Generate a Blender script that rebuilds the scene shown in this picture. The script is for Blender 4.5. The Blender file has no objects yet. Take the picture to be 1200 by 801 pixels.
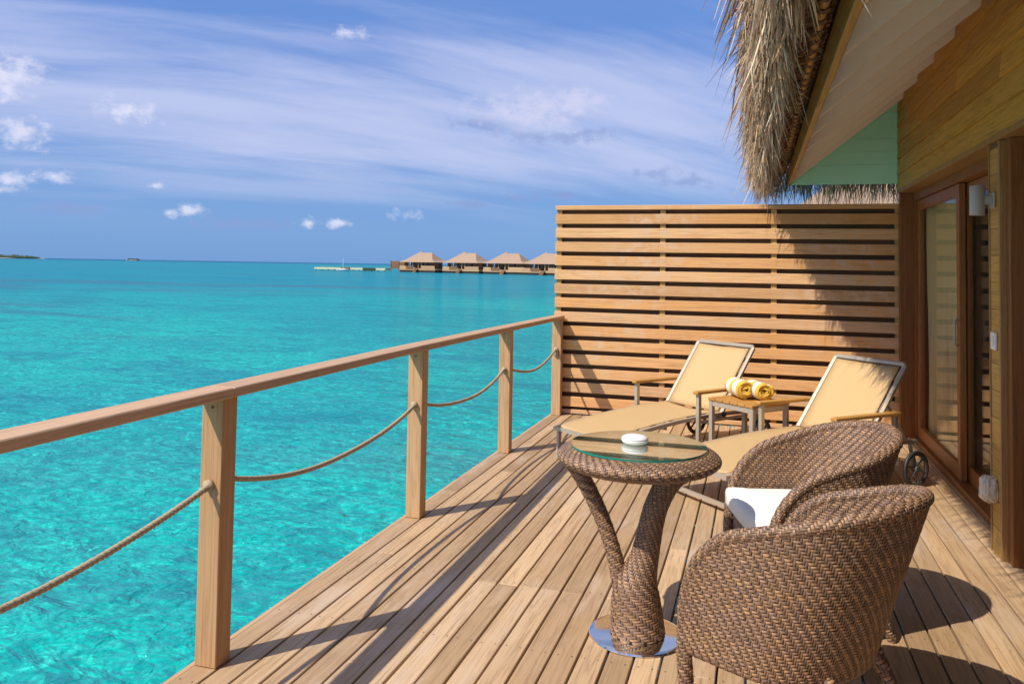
import bpy, bmesh, math, random
import numpy as np
from mathutils import Vector, Matrix
random.seed(7); rng = np.random.default_rng(7)
R = math.radians
sc = bpy.context.scene
COL = sc.collection

# ------------------------------------------------------------------ camera
cam_d = bpy.data.cameras.new('camera'); cam = bpy.data.objects.new('camera', cam_d); COL.objects.link(cam)
cam_d.sensor_fit = 'HORIZONTAL'; cam_d.sensor_width = 36.0
cam_d.lens = 943.2 / 1200 * 36
cam_d.shift_y = -127.3 / 1200
cam_d.clip_start = 0.05; cam_d.clip_end = 40000
_r = Vector((0.956394, 0.291609, 0.016581)); _u = Vector((-0.004051, -0.043519, 0.999044)); _f = Vector((-0.292052, 0.955547, 0.04044))
m = Matrix((( _r.x, _u.x, -_f.x, 0.0), (_r.y, _u.y, -_f.y, 0.0), (_r.z, _u.z, -_f.z, 1.45), (0, 0, 0, 1)))
cam.matrix_world = m
sc.camera = cam

# ------------------------------------------------------------------ sun, sky, exposure
SUNV = Vector((-0.55, -0.66, 1.0)).normalized()          # towards the sun
SUN_EL = math.asin(SUNV.z); SUN_AZ = math.atan2(SUNV.x, SUNV.y)
sun_d = bpy.data.lights.new('sun', 'SUN'); sun_d.energy = 3.4; sun_d.angle = R(0.53); sun_d.color = (1.0, 0.93, 0.80)
sun = bpy.data.objects.new('sun', sun_d); COL.objects.link(sun)
sun.rotation_euler = (-SUNV).to_track_quat('-Z', 'Y').to_euler(); sun.location = (-20, -24, 36)

sc.render.engine = 'CYCLES'
sc.cycles.use_denoising = True
sc.cycles.max_bounces = 6; sc.cycles.diffuse_bounces = 4; sc.cycles.glossy_bounces = 3; sc.cycles.transparent_max_bounces = 10
sc.cycles.use_adaptive_sampling = True; sc.cycles.adaptive_threshold = 0.02
sc.view_settings.view_transform = 'Standard'; sc.view_settings.look = 'None'
sc.view_settings.exposure = 0.54; sc.view_settings.gamma = 1.0

world = bpy.data.worlds.new('World'); sc.world = world; world.use_nodes = True
wn = world.node_tree; wn.nodes.clear()

class NT:
    """tiny node-graph helper"""
    def __init__(s, tree): s.t = tree
    def n(s, kind, **kw):
        nd = s.t.nodes.new(kind)
        ins = kw.pop('ins', {})
        for k, v in kw.items(): setattr(nd, k, v)
        for k, v in ins.items(): s.set(nd.inputs[k], v)
        return nd
    def set(s, sock, v):
        if isinstance(v, bpy.types.NodeSocket): s.t.links.new(v, sock)
        elif isinstance(v, bpy.types.Node): s.t.links.new(v.outputs[0], sock)
        else: sock.default_value = v
    def math(s, op, a, b=0.0, c=0.0, clamp=False):
        nd = s.t.nodes.new('ShaderNodeMath'); nd.operation = op; nd.use_clamp = clamp
        s.set(nd.inputs[0], a); s.set(nd.inputs[1], b); s.set(nd.inputs[2], c); return nd.outputs[0]
    def vmath(s, op, a, b=(0, 0, 0)):
        nd = s.t.nodes.new('ShaderNodeVectorMath'); nd.operation = op
        s.set(nd.inputs[0], a); s.set(nd.inputs[1], b); return nd.outputs[0]
    def mix(s, fac, a, b, mode='MIX'):
        nd = s.t.nodes.new('ShaderNodeMix'); nd.data_type = 'RGBA'; nd.blend_type = mode
        s.set(nd.inputs[0], fac); s.set(nd.inputs[6], a); s.set(nd.inputs[7], b); return nd.outputs[2]
    def ramp(s, fac, stops, interp='LINEAR'):
        nd = s.t.nodes.new('ShaderNodeValToRGB'); cr = nd.color_ramp; cr.interpolation = interp
        while len(cr.elements) < len(stops): cr.elements.new(0.5)
        for e, (p, c) in zip(cr.elements, stops):
            e.position = p; e.color = (c, c, c, 1) if isinstance(c, (int, float)) else (*c[:3], 1)
        s.set(nd.inputs[0], fac); return nd.outputs[0]
    def smooth(s, x, a, b):
        nd = s.t.nodes.new('ShaderNodeMapRange'); nd.interpolation_type = 'SMOOTHSTEP'
        s.set(nd.inputs[0], x); nd.inputs[1].default_value = a; nd.inputs[2].default_value = b
        return nd.outputs[0]
    def noise(s, vec, scale, detail=4, rough=.55, dist=0.0):
        nd = s.t.nodes.new('ShaderNodeTexNoise')
        if vec is not None: s.set(nd.inputs['Vector'], vec)
        nd.inputs['Scale'].default_value = scale; nd.inputs['Detail'].default_value = detail
        nd.inputs['Roughness'].default_value = rough; nd.inputs['Distortion'].default_value = dist
        return nd.outputs[0]
    def mapping(s, vec, loc=(0, 0, 0), rot=(0, 0, 0), scale=(1, 1, 1)):
        nd = s.t.nodes.new('ShaderNodeMapping'); s.set(nd.inputs[0], vec)
        s.set(nd.inputs[1], loc); s.set(nd.inputs[2], rot); s.set(nd.inputs[3], scale); return nd.outputs[0]

def build_world():
    N = NT(wn)
    sky = N.n('ShaderNodeTexSky', sky_type='NISHITA', sun_disc=False, sun_elevation=SUN_EL, sun_rotation=SUN_AZ,
              altitude=0.0, air_density=1.0, dust_density=1.2, ozone_density=2.2)
    tc = N.n('ShaderNodeTexCoord'); d = tc.outputs['Generated']
    sep = N.n('ShaderNodeSeparateXYZ', ins={0: d}); x, y, z = sep.outputs
    az = N.math('MULTIPLY', N.math('ARCTAN2', x, y), 57.29578)
    el = N.math('MULTIPLY', N.math('ARCSINE', z), 57.29578)
    # high thin cirrus, drawn out along one wind direction on a plane overhead
    zz = N.math('ADD', N.math('MAXIMUM', z, 0.0), 0.26)
    cv = N.n('ShaderNodeCombineXYZ', ins={0: N.math('DIVIDE', x, zz), 1: N.math('DIVIDE', y, zz), 2: 0.0}).outputs[0]
    c1 = N.mapping(N.mapping(cv, rot=(0, 0, R(50))), scale=(1.7, 0.36, 1), loc=(0.36, .2, 0))
    warp = N.noise(c1, 1.2, 2, .5)
    c1w = N.vmath('ADD', c1, N.n('ShaderNodeCombineXYZ', ins={0: N.math('MULTIPLY', warp, .7), 1: 0.0, 2: 0.0}).outputs[0])
    n1 = N.noise(c1w, 1.5, 6, .55)
    n2 = N.noise(N.mapping(N.mapping(cv, rot=(0, 0, R(45))), scale=(6.0, 1.0, 1), loc=(3.1, 1.2, 0)), 1.6, 5, .62, .3)
    band = N.math('MULTIPLY', N.smooth(el, 3.0, 8.0), N.smooth(el, 17.0, 11.0))
    cir = N.math('ADD', N.math('ADD', N.math('MULTIPLY', n1, .86), N.math('MULTIPLY', n2, .14)), N.math('MULTIPLY', band, .10))
    cir = N.math('MULTIPLY', N.smooth(cir, .42, .70), N.smooth(el, 1.5, 8.0))
    # small fair-weather clouds at their bearings
    ae = N.n('ShaderNodeCombineXYZ', ins={0: az, 1: el, 2: 0.0}).outputs[0]
    cvec = N.vmath('MULTIPLY', ae, (.8, 1.05, 1.0))
    pn = N.math('SUBTRACT', N.noise(cvec, 1.25, 6, .60), .5); pn2 = N.math('SUBTRACT', N.noise(cvec, 0.40, 2, .5), .5)
    def group(bl, k1, k2, a, b):
        o = None
        for a0, e0, w, h in bl:
            nd = wn.nodes.new('ShaderNodeVectorMath'); nd.operation = 'MULTIPLY_ADD'
            wn.links.new(ae, nd.inputs[0]); nd.inputs[1].default_value = (1 / w, 1 / h, 0); nd.inputs[2].default_value = (-a0 / w, -e0 / h, 0)
            ln = wn.nodes.new('ShaderNodeVectorMath'); ln.operation = 'LENGTH'; wn.links.new(nd.outputs[0], ln.inputs[0]); v = ln.outputs['Value']
            o = v if o is None else N.math('MINIMUM', o, v)
        o = N.math('SUBTRACT', N.math('ADD', N.math('MULTIPLY', pn, k1), N.math('MULTIPLY', pn2, k2)), N.math('SUBTRACT', o, 1.0))
        return N.smooth(o, a, b)
    white = group([(-42.7, 9.5, 2.0, .9), (-48.7, 7.5, 2.1, 1.2), (-46.7, 5.05, 1.5, .45), (-49.0, 4.6, 1.7, .8), (-38.8, 3.3, 1.0, .6),
                   (-40.1, 3.1, .7, .45), (-24.5, 3.45, 1.1, .5), (-31.1, 2.7, .8, .45), (-29.2, 2.75, 1.0, .45), (-28.6, 15.8, 1.2, .5),
                   (-49.5, 10.8, 2.6, 1.7), (-41.0, 4.8, .7, .3), (-62, 6, 4, 1.6), (48, 8, 5, 2), (120, 7, 5, 2), (-140, 8, 6, 2)], 3.0, 1.0, -.05, 1.25)
    big = group([(-15.8, 11.0, 4.6, 1.9), (-12.6, 11.6, 2.6, 1.4)], 2.4, 1.0, .0, 1.1)
    grey = group([(-11.2, 9.5, 2.2, .5), (-19.0, 9.9, 2.8, .7), (-6.9, 6.6, 2.6, .55), (-5.0, 6.0, 2.4, .5), (-16.5, 4.9, 1.7, .4),
                  (-20, 4.3, 1.8, .45), (-13.2, 5.1, 1.7, .35), (-36, 2.5, 3.4, .6), (-9.4, 3.2, 2.0, .4), (-14, 9.2, 5.0, .6), (-46, 3.0, 3.0, .5)], 3.0, 1.0, -.05, 1.0)
    skycol = N.mix(1.0, sky.outputs[0], (0.86, 0.90, 1.02, 1), 'MULTIPLY')
    haze = N.smooth(el, 38.0, 4.0)
    low = N.mix(N.smooth(el, 1.0, 17.0), (0.98, 2.05, 4.1, 1), (0.50, 1.28, 3.75, 1))
    skycol = N.mix(N.math('MULTIPLY', haze, .90), skycol, low)
    col = N.mix(N.math('MULTIPLY', cir, .72), skycol, (3.6, 3.85, 5.3, 1))
    col = N.mix(N.math('MULTIPLY', grey, .62), col, (1.55, 2.05, 3.8, 1))
    col = N.mix(N.math('MULTIPLY', big, .55), col, (4.3, 4.2, 5.3, 1))
    col = N.mix(N.math('MULTIPLY', white, .78), col, (4.7, 4.7, 5.6, 1))
    bg = N.n('ShaderNodeBackground', ins={0: col, 1: 0.12})
    out = N.n('ShaderNodeOutputWorld', ins={0: bg.outputs[0]})
build_world()

# ================================================================== helpers
def new_mesh(name, V, F, smooth=False, col=None):
    me = bpy.data.meshes.new(name)
    me.from_pydata([tuple(v) for v in V] if not isinstance(V, np.ndarray) else V.tolist(), [], F if not isinstance(F, np.ndarray) else F.tolist())
    if smooth: me.polygons.foreach_set('use_smooth', [True] * len(me.polygons))
    if col is not None:
        a = me.color_attributes.new('col', 'FLOAT_COLOR', 'POINT')
        a.data.foreach_set('color', np.asarray(col, dtype=np.float32).ravel())
    me.update(); return me

class MB:
    def __init__(s): s.V = []; s.F = []; s.sm = False; s.c = None
    def add(s, V, F):
        o = len(s.V); s.V += [tuple(v) for v in V]; s.F += [tuple(i + o for i in f) for f in F]; return s
    def box(s, x0, x1, y0, y1, z0, z1, bev=0.0):
        if bev <= 0:
            V = [(x, y, z) for z in (z0, z1) for y in (y0, y1) for x in (x0, x1)]
            return s.add(V, [(0, 2, 3, 1), (4, 5, 7, 6), (0, 1, 5, 4), (2, 6, 7, 3), (0, 4, 6, 2), (1, 3, 7, 5)])
        b = bmesh.new(); bmesh.ops.create_cube(b, size=1)
        for v in b.verts: v.co = Vector(((x0 + x1) / 2 + v.co.x * (x1 - x0), (y0 + y1) / 2 + v.co.y * (y1 - y0), (z0 + z1) / 2 + v.co.z * (z1 - z0)))
        bmesh.ops.bevel(b, geom=b.edges[:], offset=bev, segments=1, affect='EDGES', profile=.5)
        b.verts.ensure_lookup_table()
        s.add([v.co[:] for v in b.verts], [[v.index for v in f.verts] for f in b.faces]); b.free(); return s
    def tube(s, path, rad, n=8, cap=True, square=False):
        P, NN, BB = frames(path); k = len(P)
        rad = np.broadcast_to(np.asarray(rad, float), (k,)) if np.ndim(rad) < 2 else rad
        ang = np.arange(n) / n * 2 * np.pi + (np.pi / 4 if square else 0)
        V = [P[i] + rad[i] * (math.cos(a) * NN[i] + math.sin(a) * BB[i]) for i in range(k) for a in ang]
        F = [(i * n + j, i * n + (j + 1) % n, (i + 1) * n + (j + 1) % n, (i + 1) * n + j) for i in range(k - 1) for j in range(n)]
        if cap: F += [tuple(range(n))[::-1], tuple((k - 1) * n + j for j in range(n))]
        return s.add(V, F)
    def lathe(s, prof, n=48, cx=0, cy=0):
        k = len(prof)
        V = [(cx + r_ * math.cos(2 * math.pi * j / n), cy + r_ * math.sin(2 * math.pi * j / n), z_) for r_, z_ in prof for j in range(n)]
        F = [(i * n + j, i * n + (j + 1) % n, (i + 1) * n + (j + 1) % n, (i + 1) * n + j) for i in range(k - 1) for j in range(n)]
        F += [tuple(range(n))[::-1], tuple((k - 1) * n + j for j in range(n))]
        return s.add(V, F)
    def grid(s, P, wrap=False, flip=False):
        nu, nv = P.shape[:2]
        V = P.reshape(-1, 3)
        F = []
        for i in range(nu if wrap else nu - 1):
            for j in range(nv - 1):
                q = (i * nv + j, ((i + 1) % nu) * nv + j, ((i + 1) % nu) * nv + j + 1, i * nv + j + 1)
                F.append(q[::-1] if flip else q)
        return s.add(V, F)
    def build(s, name, mat, parent=None, smooth=False, loc=None, angle=None):
        me = new_mesh(name, s.V, s.F, smooth)
        o = link(name, me, mat, parent)
        if loc is not None: o.location = loc
        if angle is not None: me.set_sharp_from_angle(angle=angle)
        return o

def frames(path):
    P = np.asarray(path, float); k = len(P)
    T = np.gradient(P, axis=0); T /= np.linalg.norm(T, axis=1)[:, None]
    a = np.array([0, 0, 1.0]) if abs(T[0][2]) < .9 else np.array([1.0, 0, 0])
    n = np.cross(T[0], a); n = np.cross(n, T[0]); n /= np.linalg.norm(n)
    NN = [n]
    for i in range(1, k):
        n = NN[-1] - T[i] * np.dot(NN[-1], T[i]); n /= np.linalg.norm(n); NN.append(n)
    NN = np.array(NN); return P, NN, np.cross(T, NN)

def link(name, me, mat, parent=None):
    o = bpy.data.objects.new(name, me); COL.objects.link(o)
    if mat is not None and me is not None and not me.materials: me.materials.append(mat)
    if parent is not None: o.parent = parent
    return o
def tag(o, label=None, cat=None, group=None, kind=None):
    if label: o['label'] = label
    if cat: o['category'] = cat
    if group: o['group'] = group
    if kind: o['kind'] = kind
    return o
def thing(name, label, cat, loc=(0, 0, 0), rz=0, group=None):
    o = bpy.data.objects.new(name, None); COL.objects.link(o); o.empty_display_size = .1
    o.location = loc; o.rotation_euler = (0, 0, rz); return tag(o, label, cat, group)
def copy_tree(o, parent=None):
    c = o.copy(); COL.objects.link(c); c.parent = parent
    for ch in [q for q in bpy.data.objects if q.parent == o]: copy_tree(ch, c)
    return c
def facing(a):                                   # heading angle (deg): local +y becomes (-cos a, -sin a)
    fx, fy = -math.cos(R(a)), -math.sin(R(a)); return math.atan2(-fx, fy)

# ================================================================== materials
def mat_new(name):
    mt = bpy.data.materials.new(name); mt.use_nodes = True; mt.node_tree.nodes.clear()
    N = NT(mt.node_tree); out = N.n('ShaderNodeOutputMaterial'); b = N.n('ShaderNodeBsdfPrincipled')
    mt.node_tree.links.new(b.outputs[0], out.inputs[0]); return mt, N, b, out
def wood(name, A, B, D, axis=1, scale=1.0, rough=.62, bump=.25, weather=None, spread=.35):
    """A/B: two board tones picked per board, D: dark grain"""
    mt, N, b, out = mat_new(name)
    tc = N.n('ShaderNodeTexCoord'); oi = N.n('ShaderNodeObjectInfo'); rnd = oi.outputs['Random']
    off = N.n('ShaderNodeCombineXYZ', ins={0: N.math('MULTIPLY', rnd, 37.0), 1: N.math('MULTIPLY', rnd, 91.0), 2: N.math('MULTIPLY', rnd, 17.0)}).outputs[0]
    v = N.vmath('ADD', tc.outputs['Object'], off)
    s1 = [9 * scale] * 3; s1[axis] = .55 * scale
    s2 = [120 * scale] * 3; s2[axis] = 2.6 * scale
    n1 = N.noise(N.mapping(v, scale=s1), 1.0, 5, .6, 1.4)
    n2 = N.noise(N.mapping(v, scale=s2), 1.0, 4, .6)
    n3 = N.noise(v, 2.3 * scale, 3, .5)
    base = N.mix(N.smooth(rnd, .05, .95), (*A, 1), (*B, 1))
    val = N.math('ADD', 1.0 - spread / 2, N.math('MULTIPLY', N.math('FRACT', N.math('MULTIPLY', rnd, 7.31)), spread))
    base = N.mix(1.0, base, N.n('ShaderNodeCombineColor', ins={0: val, 1: val, 2: val}).outputs[0], 'MULTIPLY')
    bands = N.math('FRACT', N.math('MULTIPLY', n1, 6.0))
    bands = N.ramp(bands, [(0, .0), (.42, .25), (.55, 1.0), (.72, .3), (1, 0)])
    c = N.mix(N.math('MULTIPLY', bands, .36), base, (*D, 1))
    c = N.mix(N.math('MULTIPLY', N.smooth(n2, .46, .72), .55), c, (*D, 1))
    c = N.mix(N.math('MULTIPLY', N.smooth(n3, .45, .8), .25), c, (*B, 1))
    if weather:
        geo = N.n('ShaderNodeNewGeometry')
        w1 = N.noise(geo.outputs['Position'], 1.1, 5, .6)
        w2 = N.noise(N.mapping(geo.outputs['Position'], scale=(9, 1.4, 9)), 1.0, 5, .65, .6)
        wf = N.math('MULTIPLY', N.smooth(w1, .42, .70), N.smooth(w2, .38, .72))
        c = N.mix(N.math('MULTIPLY', wf, .85), c, (*weather, 1))
        # small dark stains
        sp = N.smooth(N.noise(geo.outputs['Position'], 7.0, 6, .7), .68, .78)
        c = N.mix(N.math('MULTIPLY', sp, .35), c, (*[q * .35 for q in D], 1))
    N.set(b.inputs['Base Color'], c)
    N.set(b.inputs['Roughness'], N.math('ADD', rough - .08, N.math('MULTIPLY', n2, .2)))
    b.inputs['Specular IOR Level'].default_value = .3
    bp = N.n('ShaderNodeBump', ins={'Strength': bump, 'Distance': .004, 'Height': N.math('ADD', N.math('MULTIPLY', n2, .7), N.math('MULTIPLY', bands, -.3))})
    N.set(b.inputs['Normal'], bp); return mt
def plain(name, c, rough=.5, metal=0.0, var=.12, nscale=14, bump=0.0, spec=.5):
    mt, N, b, out = mat_new(name)
    tc = N.n('ShaderNodeTexCoord'); n = N.noise(tc.outputs['Object'], nscale, 5, .6)
    k = N.math('ADD', 1 - var, N.math('MULTIPLY', n, 2 * var))
    N.set(b.inputs['Base Color'], N.mix(1.0, (*c, 1), N.n('ShaderNodeCombineColor', ins={0: k, 1: k, 2: k}).outputs[0], 'MULTIPLY'))
    N.set(b.inputs['Roughness'], N.math('ADD', rough - .06, N.math('MULTIPLY', n, .12)))
    b.inputs['Metallic'].default_value = metal; b.inputs['Specular IOR Level'].default_value = spec
    if bump: N.set(b.inputs['Normal'], N.n('ShaderNodeBump', ins={'Strength': bump, 'Distance': .003, 'Height': N.noise(tc.outputs['Object'], nscale * 8, 4, .6)}))
    return mt
def attr_mat(name, rough=.5, spec=.4, trans=0.0, nscale=60):
    mt, N, b, out = mat_new(name)
    a = N.n('ShaderNodeAttribute', attribute_name='col')
    tc = N.n('ShaderNodeTexCoord'); n = N.noise(tc.outputs['Object'], nscale, 3, .6)
    k = N.math('ADD', .75, N.math('MULTIPLY', n, .5))
    c = N.mix(1.0, a.outputs['Color'], N.n('ShaderNodeCombineColor', ins={0: k, 1: k, 2: k}).outputs[0], 'MULTIPLY')
    N.set(b.inputs['Base Color'], c); b.inputs['Roughness'].default_value = rough; b.inputs['Specular IOR Level'].default_value = spec
    if trans:
        t = N.n('ShaderNodeBsdfTranslucent', ins={0: c}); mx = N.n('ShaderNodeMixShader', ins={0: trans, 1: b.outputs[0], 2: t.outputs[0]})
        N.set(out.inputs[0], mx)
    return mt
def glass(name, tint, rough=0.0, gain=1.0, base=0.0):
    mt, N, b, out = mat_new(name); mt.node_tree.nodes.remove(b)
    bf = N.n('ShaderNodeNewGeometry').outputs['Backfacing']      # same reflectance from both faces of a pane
    fr = N.n('ShaderNodeFresnel', ins={'IOR': N.math('ADD', 1.5, N.math('MULTIPLY', bf, 1 / 1.5 - 1.5))})
    f2 = N.math('ADD', base, N.math('MULTIPLY', fr.outputs[0], gain), clamp=True)
    tr = N.n('ShaderNodeBsdfTransparent', ins={0: (*tint, 1)}); gl = N.n('ShaderNodeBsdfGlossy', ins={0: (1, 1, 1, 1), 'Roughness': rough})
    mx = N.n('ShaderNodeMixShader', ins={0: f2, 1: tr.outputs[0], 2: gl.outputs[0]}); N.set(out.inputs[0], mx); return mt

M_deck = wood('deck_wood', (.57, .385, .22), (.42, .27, .145), (.19, .105, .05), 1, weather=(.60, .47, .37), spread=.34)
M_rail = wood('rail_wood', (.58, .38, .24), (.53, .33, .19), (.32, .17, .09), 1, spread=.18)
M_post = wood('post_wood', (.60, .375, .20), (.54, .32, .16), (.30, .14, .06), 2, spread=.18)
M_slat = wood('slat_wood', (.73, .44, .225), (.68, .35, .13), (.38, .18, .07), 0, spread=.28, weather=(.66, .48, .34))
M_backslat = wood('back_slat_shaded_wood', (.20, .11, .055), (.155, .085, .045), (.07, .038, .02), 0, spread=.3)  # back boards coloured dark so the slat gaps look shaded
M_batten = wood('batten_wood', (.62, .44, .18), (.55, .36, .14), (.30, .17, .06), 2)
M_siding = wood('siding_wood', (.62, .37, .075), (.50, .27, .052), (.19, .09, .02), 1, rough=.42, spread=.35)
M_frame = wood('door_frame_wood', (.33, .132, .037), (.27, .105, .03), (.10, .038, .013), 2, rough=.38, spread=.2)
M_pil = wood('pilaster_wood', (.42, .235, .085), (.36, .20, .07), (.16, .075, .025), 2, rough=.45, spread=.25)
M_fascia = wood('fascia_wood', (.42, .25, .065), (.36, .20, .05), (.16, .08, .02), 1, rough=.5)
M_teak = wood('teak', (.56, .29, .075), (.50, .25, .06), (.24, .10, .025), 1, rough=.5, spread=.2)
M_screw = plain('screw_head', (.10, .08, .065), .6)
M_sub = plain('substructure_wood', (.16, .10, .06), .8)
M_soffit = plain('soffit_paint', (.90, .84, .79), .6, var=.05, nscale=5)
M_gable = plain('gable_green', (.48, .93, .76), .55, var=.06, nscale=5)  # pale green tone shared by all gable parts
M_alu = plain('champagne_aluminium', (.46, .385, .30), .45, .25, var=.05)
M_dark = plain('dark_plastic', (.03, .028, .028), .5)
M_white = plain('white_ceramic', (.82, .80, .77), .18, var=.02)
M_lamp = plain('lamp_shaded_white', (.42, .41, .38), .45, var=.03)  # white lamp toned grey to stand in for its shade
M_cush = plain('cushion_fabric', (.84, .80, .74), .85, var=.05, nscale=20, bump=.25, spec=.2)
M_bag = plain('white_plastic_sheet', (.62, .56, .44), .35, var=.1, nscale=25)
M_steel = plain('polished_steel', (.84, .82, .79), .09, 1.0, var=.03)
M_room = plain('room_paint', (.45, .38, .28), .8)
M_curtain = plain('curtain_fabric', (.86, .64, .34), .85, var=.08, nscale=30)
M_wick_dark = plain('wicker_core', (.045, .027, .018), .9)
M_wick = attr_mat('wicker_strand', .42, .45, nscale=220)
M_thatch = attr_mat('thatch_straw', .7, .25, .18)
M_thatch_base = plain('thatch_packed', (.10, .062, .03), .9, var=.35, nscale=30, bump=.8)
M_rope = plain('rope_fibre', (.42, .32, .21), .85, var=.3, nscale=160)
M_pane = glass('door_glass', (.90, .93, .90), 0.0, .6, .0)
M_tglass = glass('table_glass', (.86, .94, .90), 0.0, 1.9, .03)
M_tpanel = plain('table_panel', (.50, .41, .31), .6, var=.12, nscale=60)
M_tedge = plain('glass_edge', (.02, .20, .15), .08, var=.05)
M_sandf = plain('far_sand', (.62, .58, .42), .8)
M_green = plain('island_green', (.035, .06, .025), .9, var=.4, nscale=.05)

def sling_mat():
    mt, N, b, out = mat_new('sling_fabric')
    tc = N.n('ShaderNodeTexCoord')
    w = N.n('ShaderNodeTexChecker', ins={0: tc.outputs['Object'], 3: 420.0})
    n = N.noise(tc.outputs['Object'], 6, 4, .5)
    c = N.mix(N.math('MULTIPLY', w.outputs[1], .22), (.63, .425, .205, 1), (.53, .35, .16, 1))
    c = N.mix(N.math('MULTIPLY', n, .18), c, (.61, .42, .225, 1))
    N.set(b.inputs['Base Color'], c); b.inputs['Roughness'].default_value = .6; b.inputs['Specular IOR Level'].default_value = .3
    t = N.n('ShaderNodeBsdfTranslucent', ins={0: c}); mx = N.n('ShaderNodeMixShader', ins={0: .12, 1: b.outputs[0], 2: t.outputs[0]}); N.set(out.inputs[0], mx)
    return mt
M_sling = sling_mat()

def water_mat():
    mt, N, b, out = mat_new('lagoon_water')
    geo = N.n('ShaderNodeNewGeometry'); p = geo.outputs['Position']
    # wave heights in metres at three sizes, crests drawn out across the wind
    q1 = N.mapping(p, rot=(0, 0, R(20)), scale=(.30, .62, 1))
    q2 = N.mapping(p, rot=(0, 0, R(8)), scale=(1.25, 2.0, 1))
    q3 = N.mapping(p, rot=(0, 0, R(33)), scale=(4.4, 5.6, 1))
    h1 = N.noise(q1, 1.0, 3, .5, .6); h2 = N.noise(q2, 1.0, 4, .55, 1.0); h3 = N.noise(q3, 1.0, 3, .55, 1.1)
    hh = N.math('ADD', N.math('MULTIPLY', h1, .24), N.math('ADD', N.math('MULTIPLY', h2, .20), N.math('MULTIPLY', h3, .075)))
    bp = N.n('ShaderNodeBump', ins={'Strength': .75, 'Distance': 1.0, 'Height': hh})
    # lagoon floor seen through the water: sand lighter, weed and coral darker; ripple light and dark painted over
    f1 = N.noise(N.mapping(p, scale=(.045, .06, 1)), 1.0, 5, .6, .5)
    f2 = N.noise(N.mapping(p, scale=(.75, 1.0, 1)), 1.0, 6, .65, 1.6)
    f3 = N.noise(N.mapping(p, scale=(2.6, 3.2, 1)), 1.0, 5, .62, 2.2)
    c = N.mix(N.smooth(f1, .36, .66), (.001, .30, .315, 1), (.001, .455, .385, 1))
    f4 = N.noise(N.mapping(p, rot=(0, 0, R(25)), scale=(5.2, 6.6, 1)), 1.0, 4, .6, 2.8)
    c = N.mix(N.math('MULTIPLY', N.smooth(f2, .52, .32), .75), c, (.000, .20, .225, 1))
    c = N.mix(N.math('MULTIPLY', N.smooth(f3, .54, .40), .60), c, (.000, .205, .23, 1))
    c = N.mix(N.math('MULTIPLY', N.smooth(f4, .52, .40), .40), c, (.000, .235, .25, 1))
    c = N.mix(N.math('MULTIPLY', N.smooth(N.math('ADD', N.math('MULTIPLY', f3, .55), N.math('MULTIPLY', f4, .45)), .53, .66), .75), c, (.03, .72, .56, 1))  # lacy ripple highlights painted into the colour
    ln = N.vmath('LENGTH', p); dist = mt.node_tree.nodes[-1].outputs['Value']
    c = N.mix(N.math('MULTIPLY', N.smooth(dist, 8., 130.), .72), c, (.002, .185, .29, 1))  # the floor drops away from the villas
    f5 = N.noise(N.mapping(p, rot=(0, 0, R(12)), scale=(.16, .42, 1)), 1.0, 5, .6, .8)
    c = N.mix(N.math('MULTIPLY', N.smooth(f5, .52, .36), .45), c, (.001, .15, .22, 1))                # dark wave bands painted into the colour
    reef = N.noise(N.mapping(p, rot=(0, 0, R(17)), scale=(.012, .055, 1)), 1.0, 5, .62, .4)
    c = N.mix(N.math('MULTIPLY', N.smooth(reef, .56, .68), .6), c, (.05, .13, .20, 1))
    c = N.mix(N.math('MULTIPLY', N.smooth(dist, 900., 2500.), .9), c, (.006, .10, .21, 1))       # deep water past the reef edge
    dif = N.n('ShaderNodeBsdfDiffuse', ins={0: c, 'Normal': bp.outputs[0]})
    gl = N.n('ShaderNodeBsdfGlossy', ins={0: (1, 1, 1, 1), 'Roughness': .06, 'Normal': bp.outputs[0]})
    fr = N.n('ShaderNodeFresnel', ins={'IOR': 1.33, 'Normal': bp.outputs[0]})
    fac = N.math('MINIMUM', N.math('MULTIPLY', fr.outputs[0], .75), .22)
    mx = N.n('ShaderNodeMixShader', ins={0: fac, 1: dif.outputs[0], 2: gl.outputs[0]}); N.set(out.inputs[0], mx)
    mt.node_tree.nodes.remove(b); return mt
M_water = water_mat()

# ================================================================== the setting: water, islands
WZ = -1.5
wm = MB(); S = 30000
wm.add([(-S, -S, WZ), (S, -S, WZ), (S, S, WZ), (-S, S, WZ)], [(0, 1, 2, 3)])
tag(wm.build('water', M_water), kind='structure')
def island(cx, cy, L, W, h, label, seed):
    rr = np.random.default_rng(seed); t = thing('island', label, 'island', (cx, cy, WZ))
    t.rotation_euler.z = math.atan2(cx, -cy) if False else math.atan2(-cx, cy)
    b = MB(); n = 60
    b.lathe([(1.0, -1.0), (1.0, .25), (.96, 1.3), (.9, 1.5)], 64)
    b.V = [(x * L / 2, y * W / 2, z) for x, y, z in b.V]; b.build('beach', M_sandf, t)
    c = MB(); nu, nv = 160, 14
    P = np.zeros((nu, nv, 3))
    prof = rr.random(nu) * .35 + .65
    for i in range(nu):
        x = (i / (nu - 1) * 2 - 1); env = max(0, 1 - abs(x) ** 6) ** .5
        for j in range(nv):
            a = math.pi * j / (nv - 1)
            k = prof[i] * (.85 + .3 * rr.random())
            P[i, j] = (x * L * .47, -math.cos(a) * W * .4 * env, 1.2 + math.sin(a) * h * env * k)
    c.grid(P); c.build('trees', M_green, t); return t
island(-3270, 2575, 700, 160, 15, 'low green island on the horizon at the left edge', 1)
island(-2281, 2520, 48, 30, 6, 'tiny dark islet on the horizon right of the larger island', 2)

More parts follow.
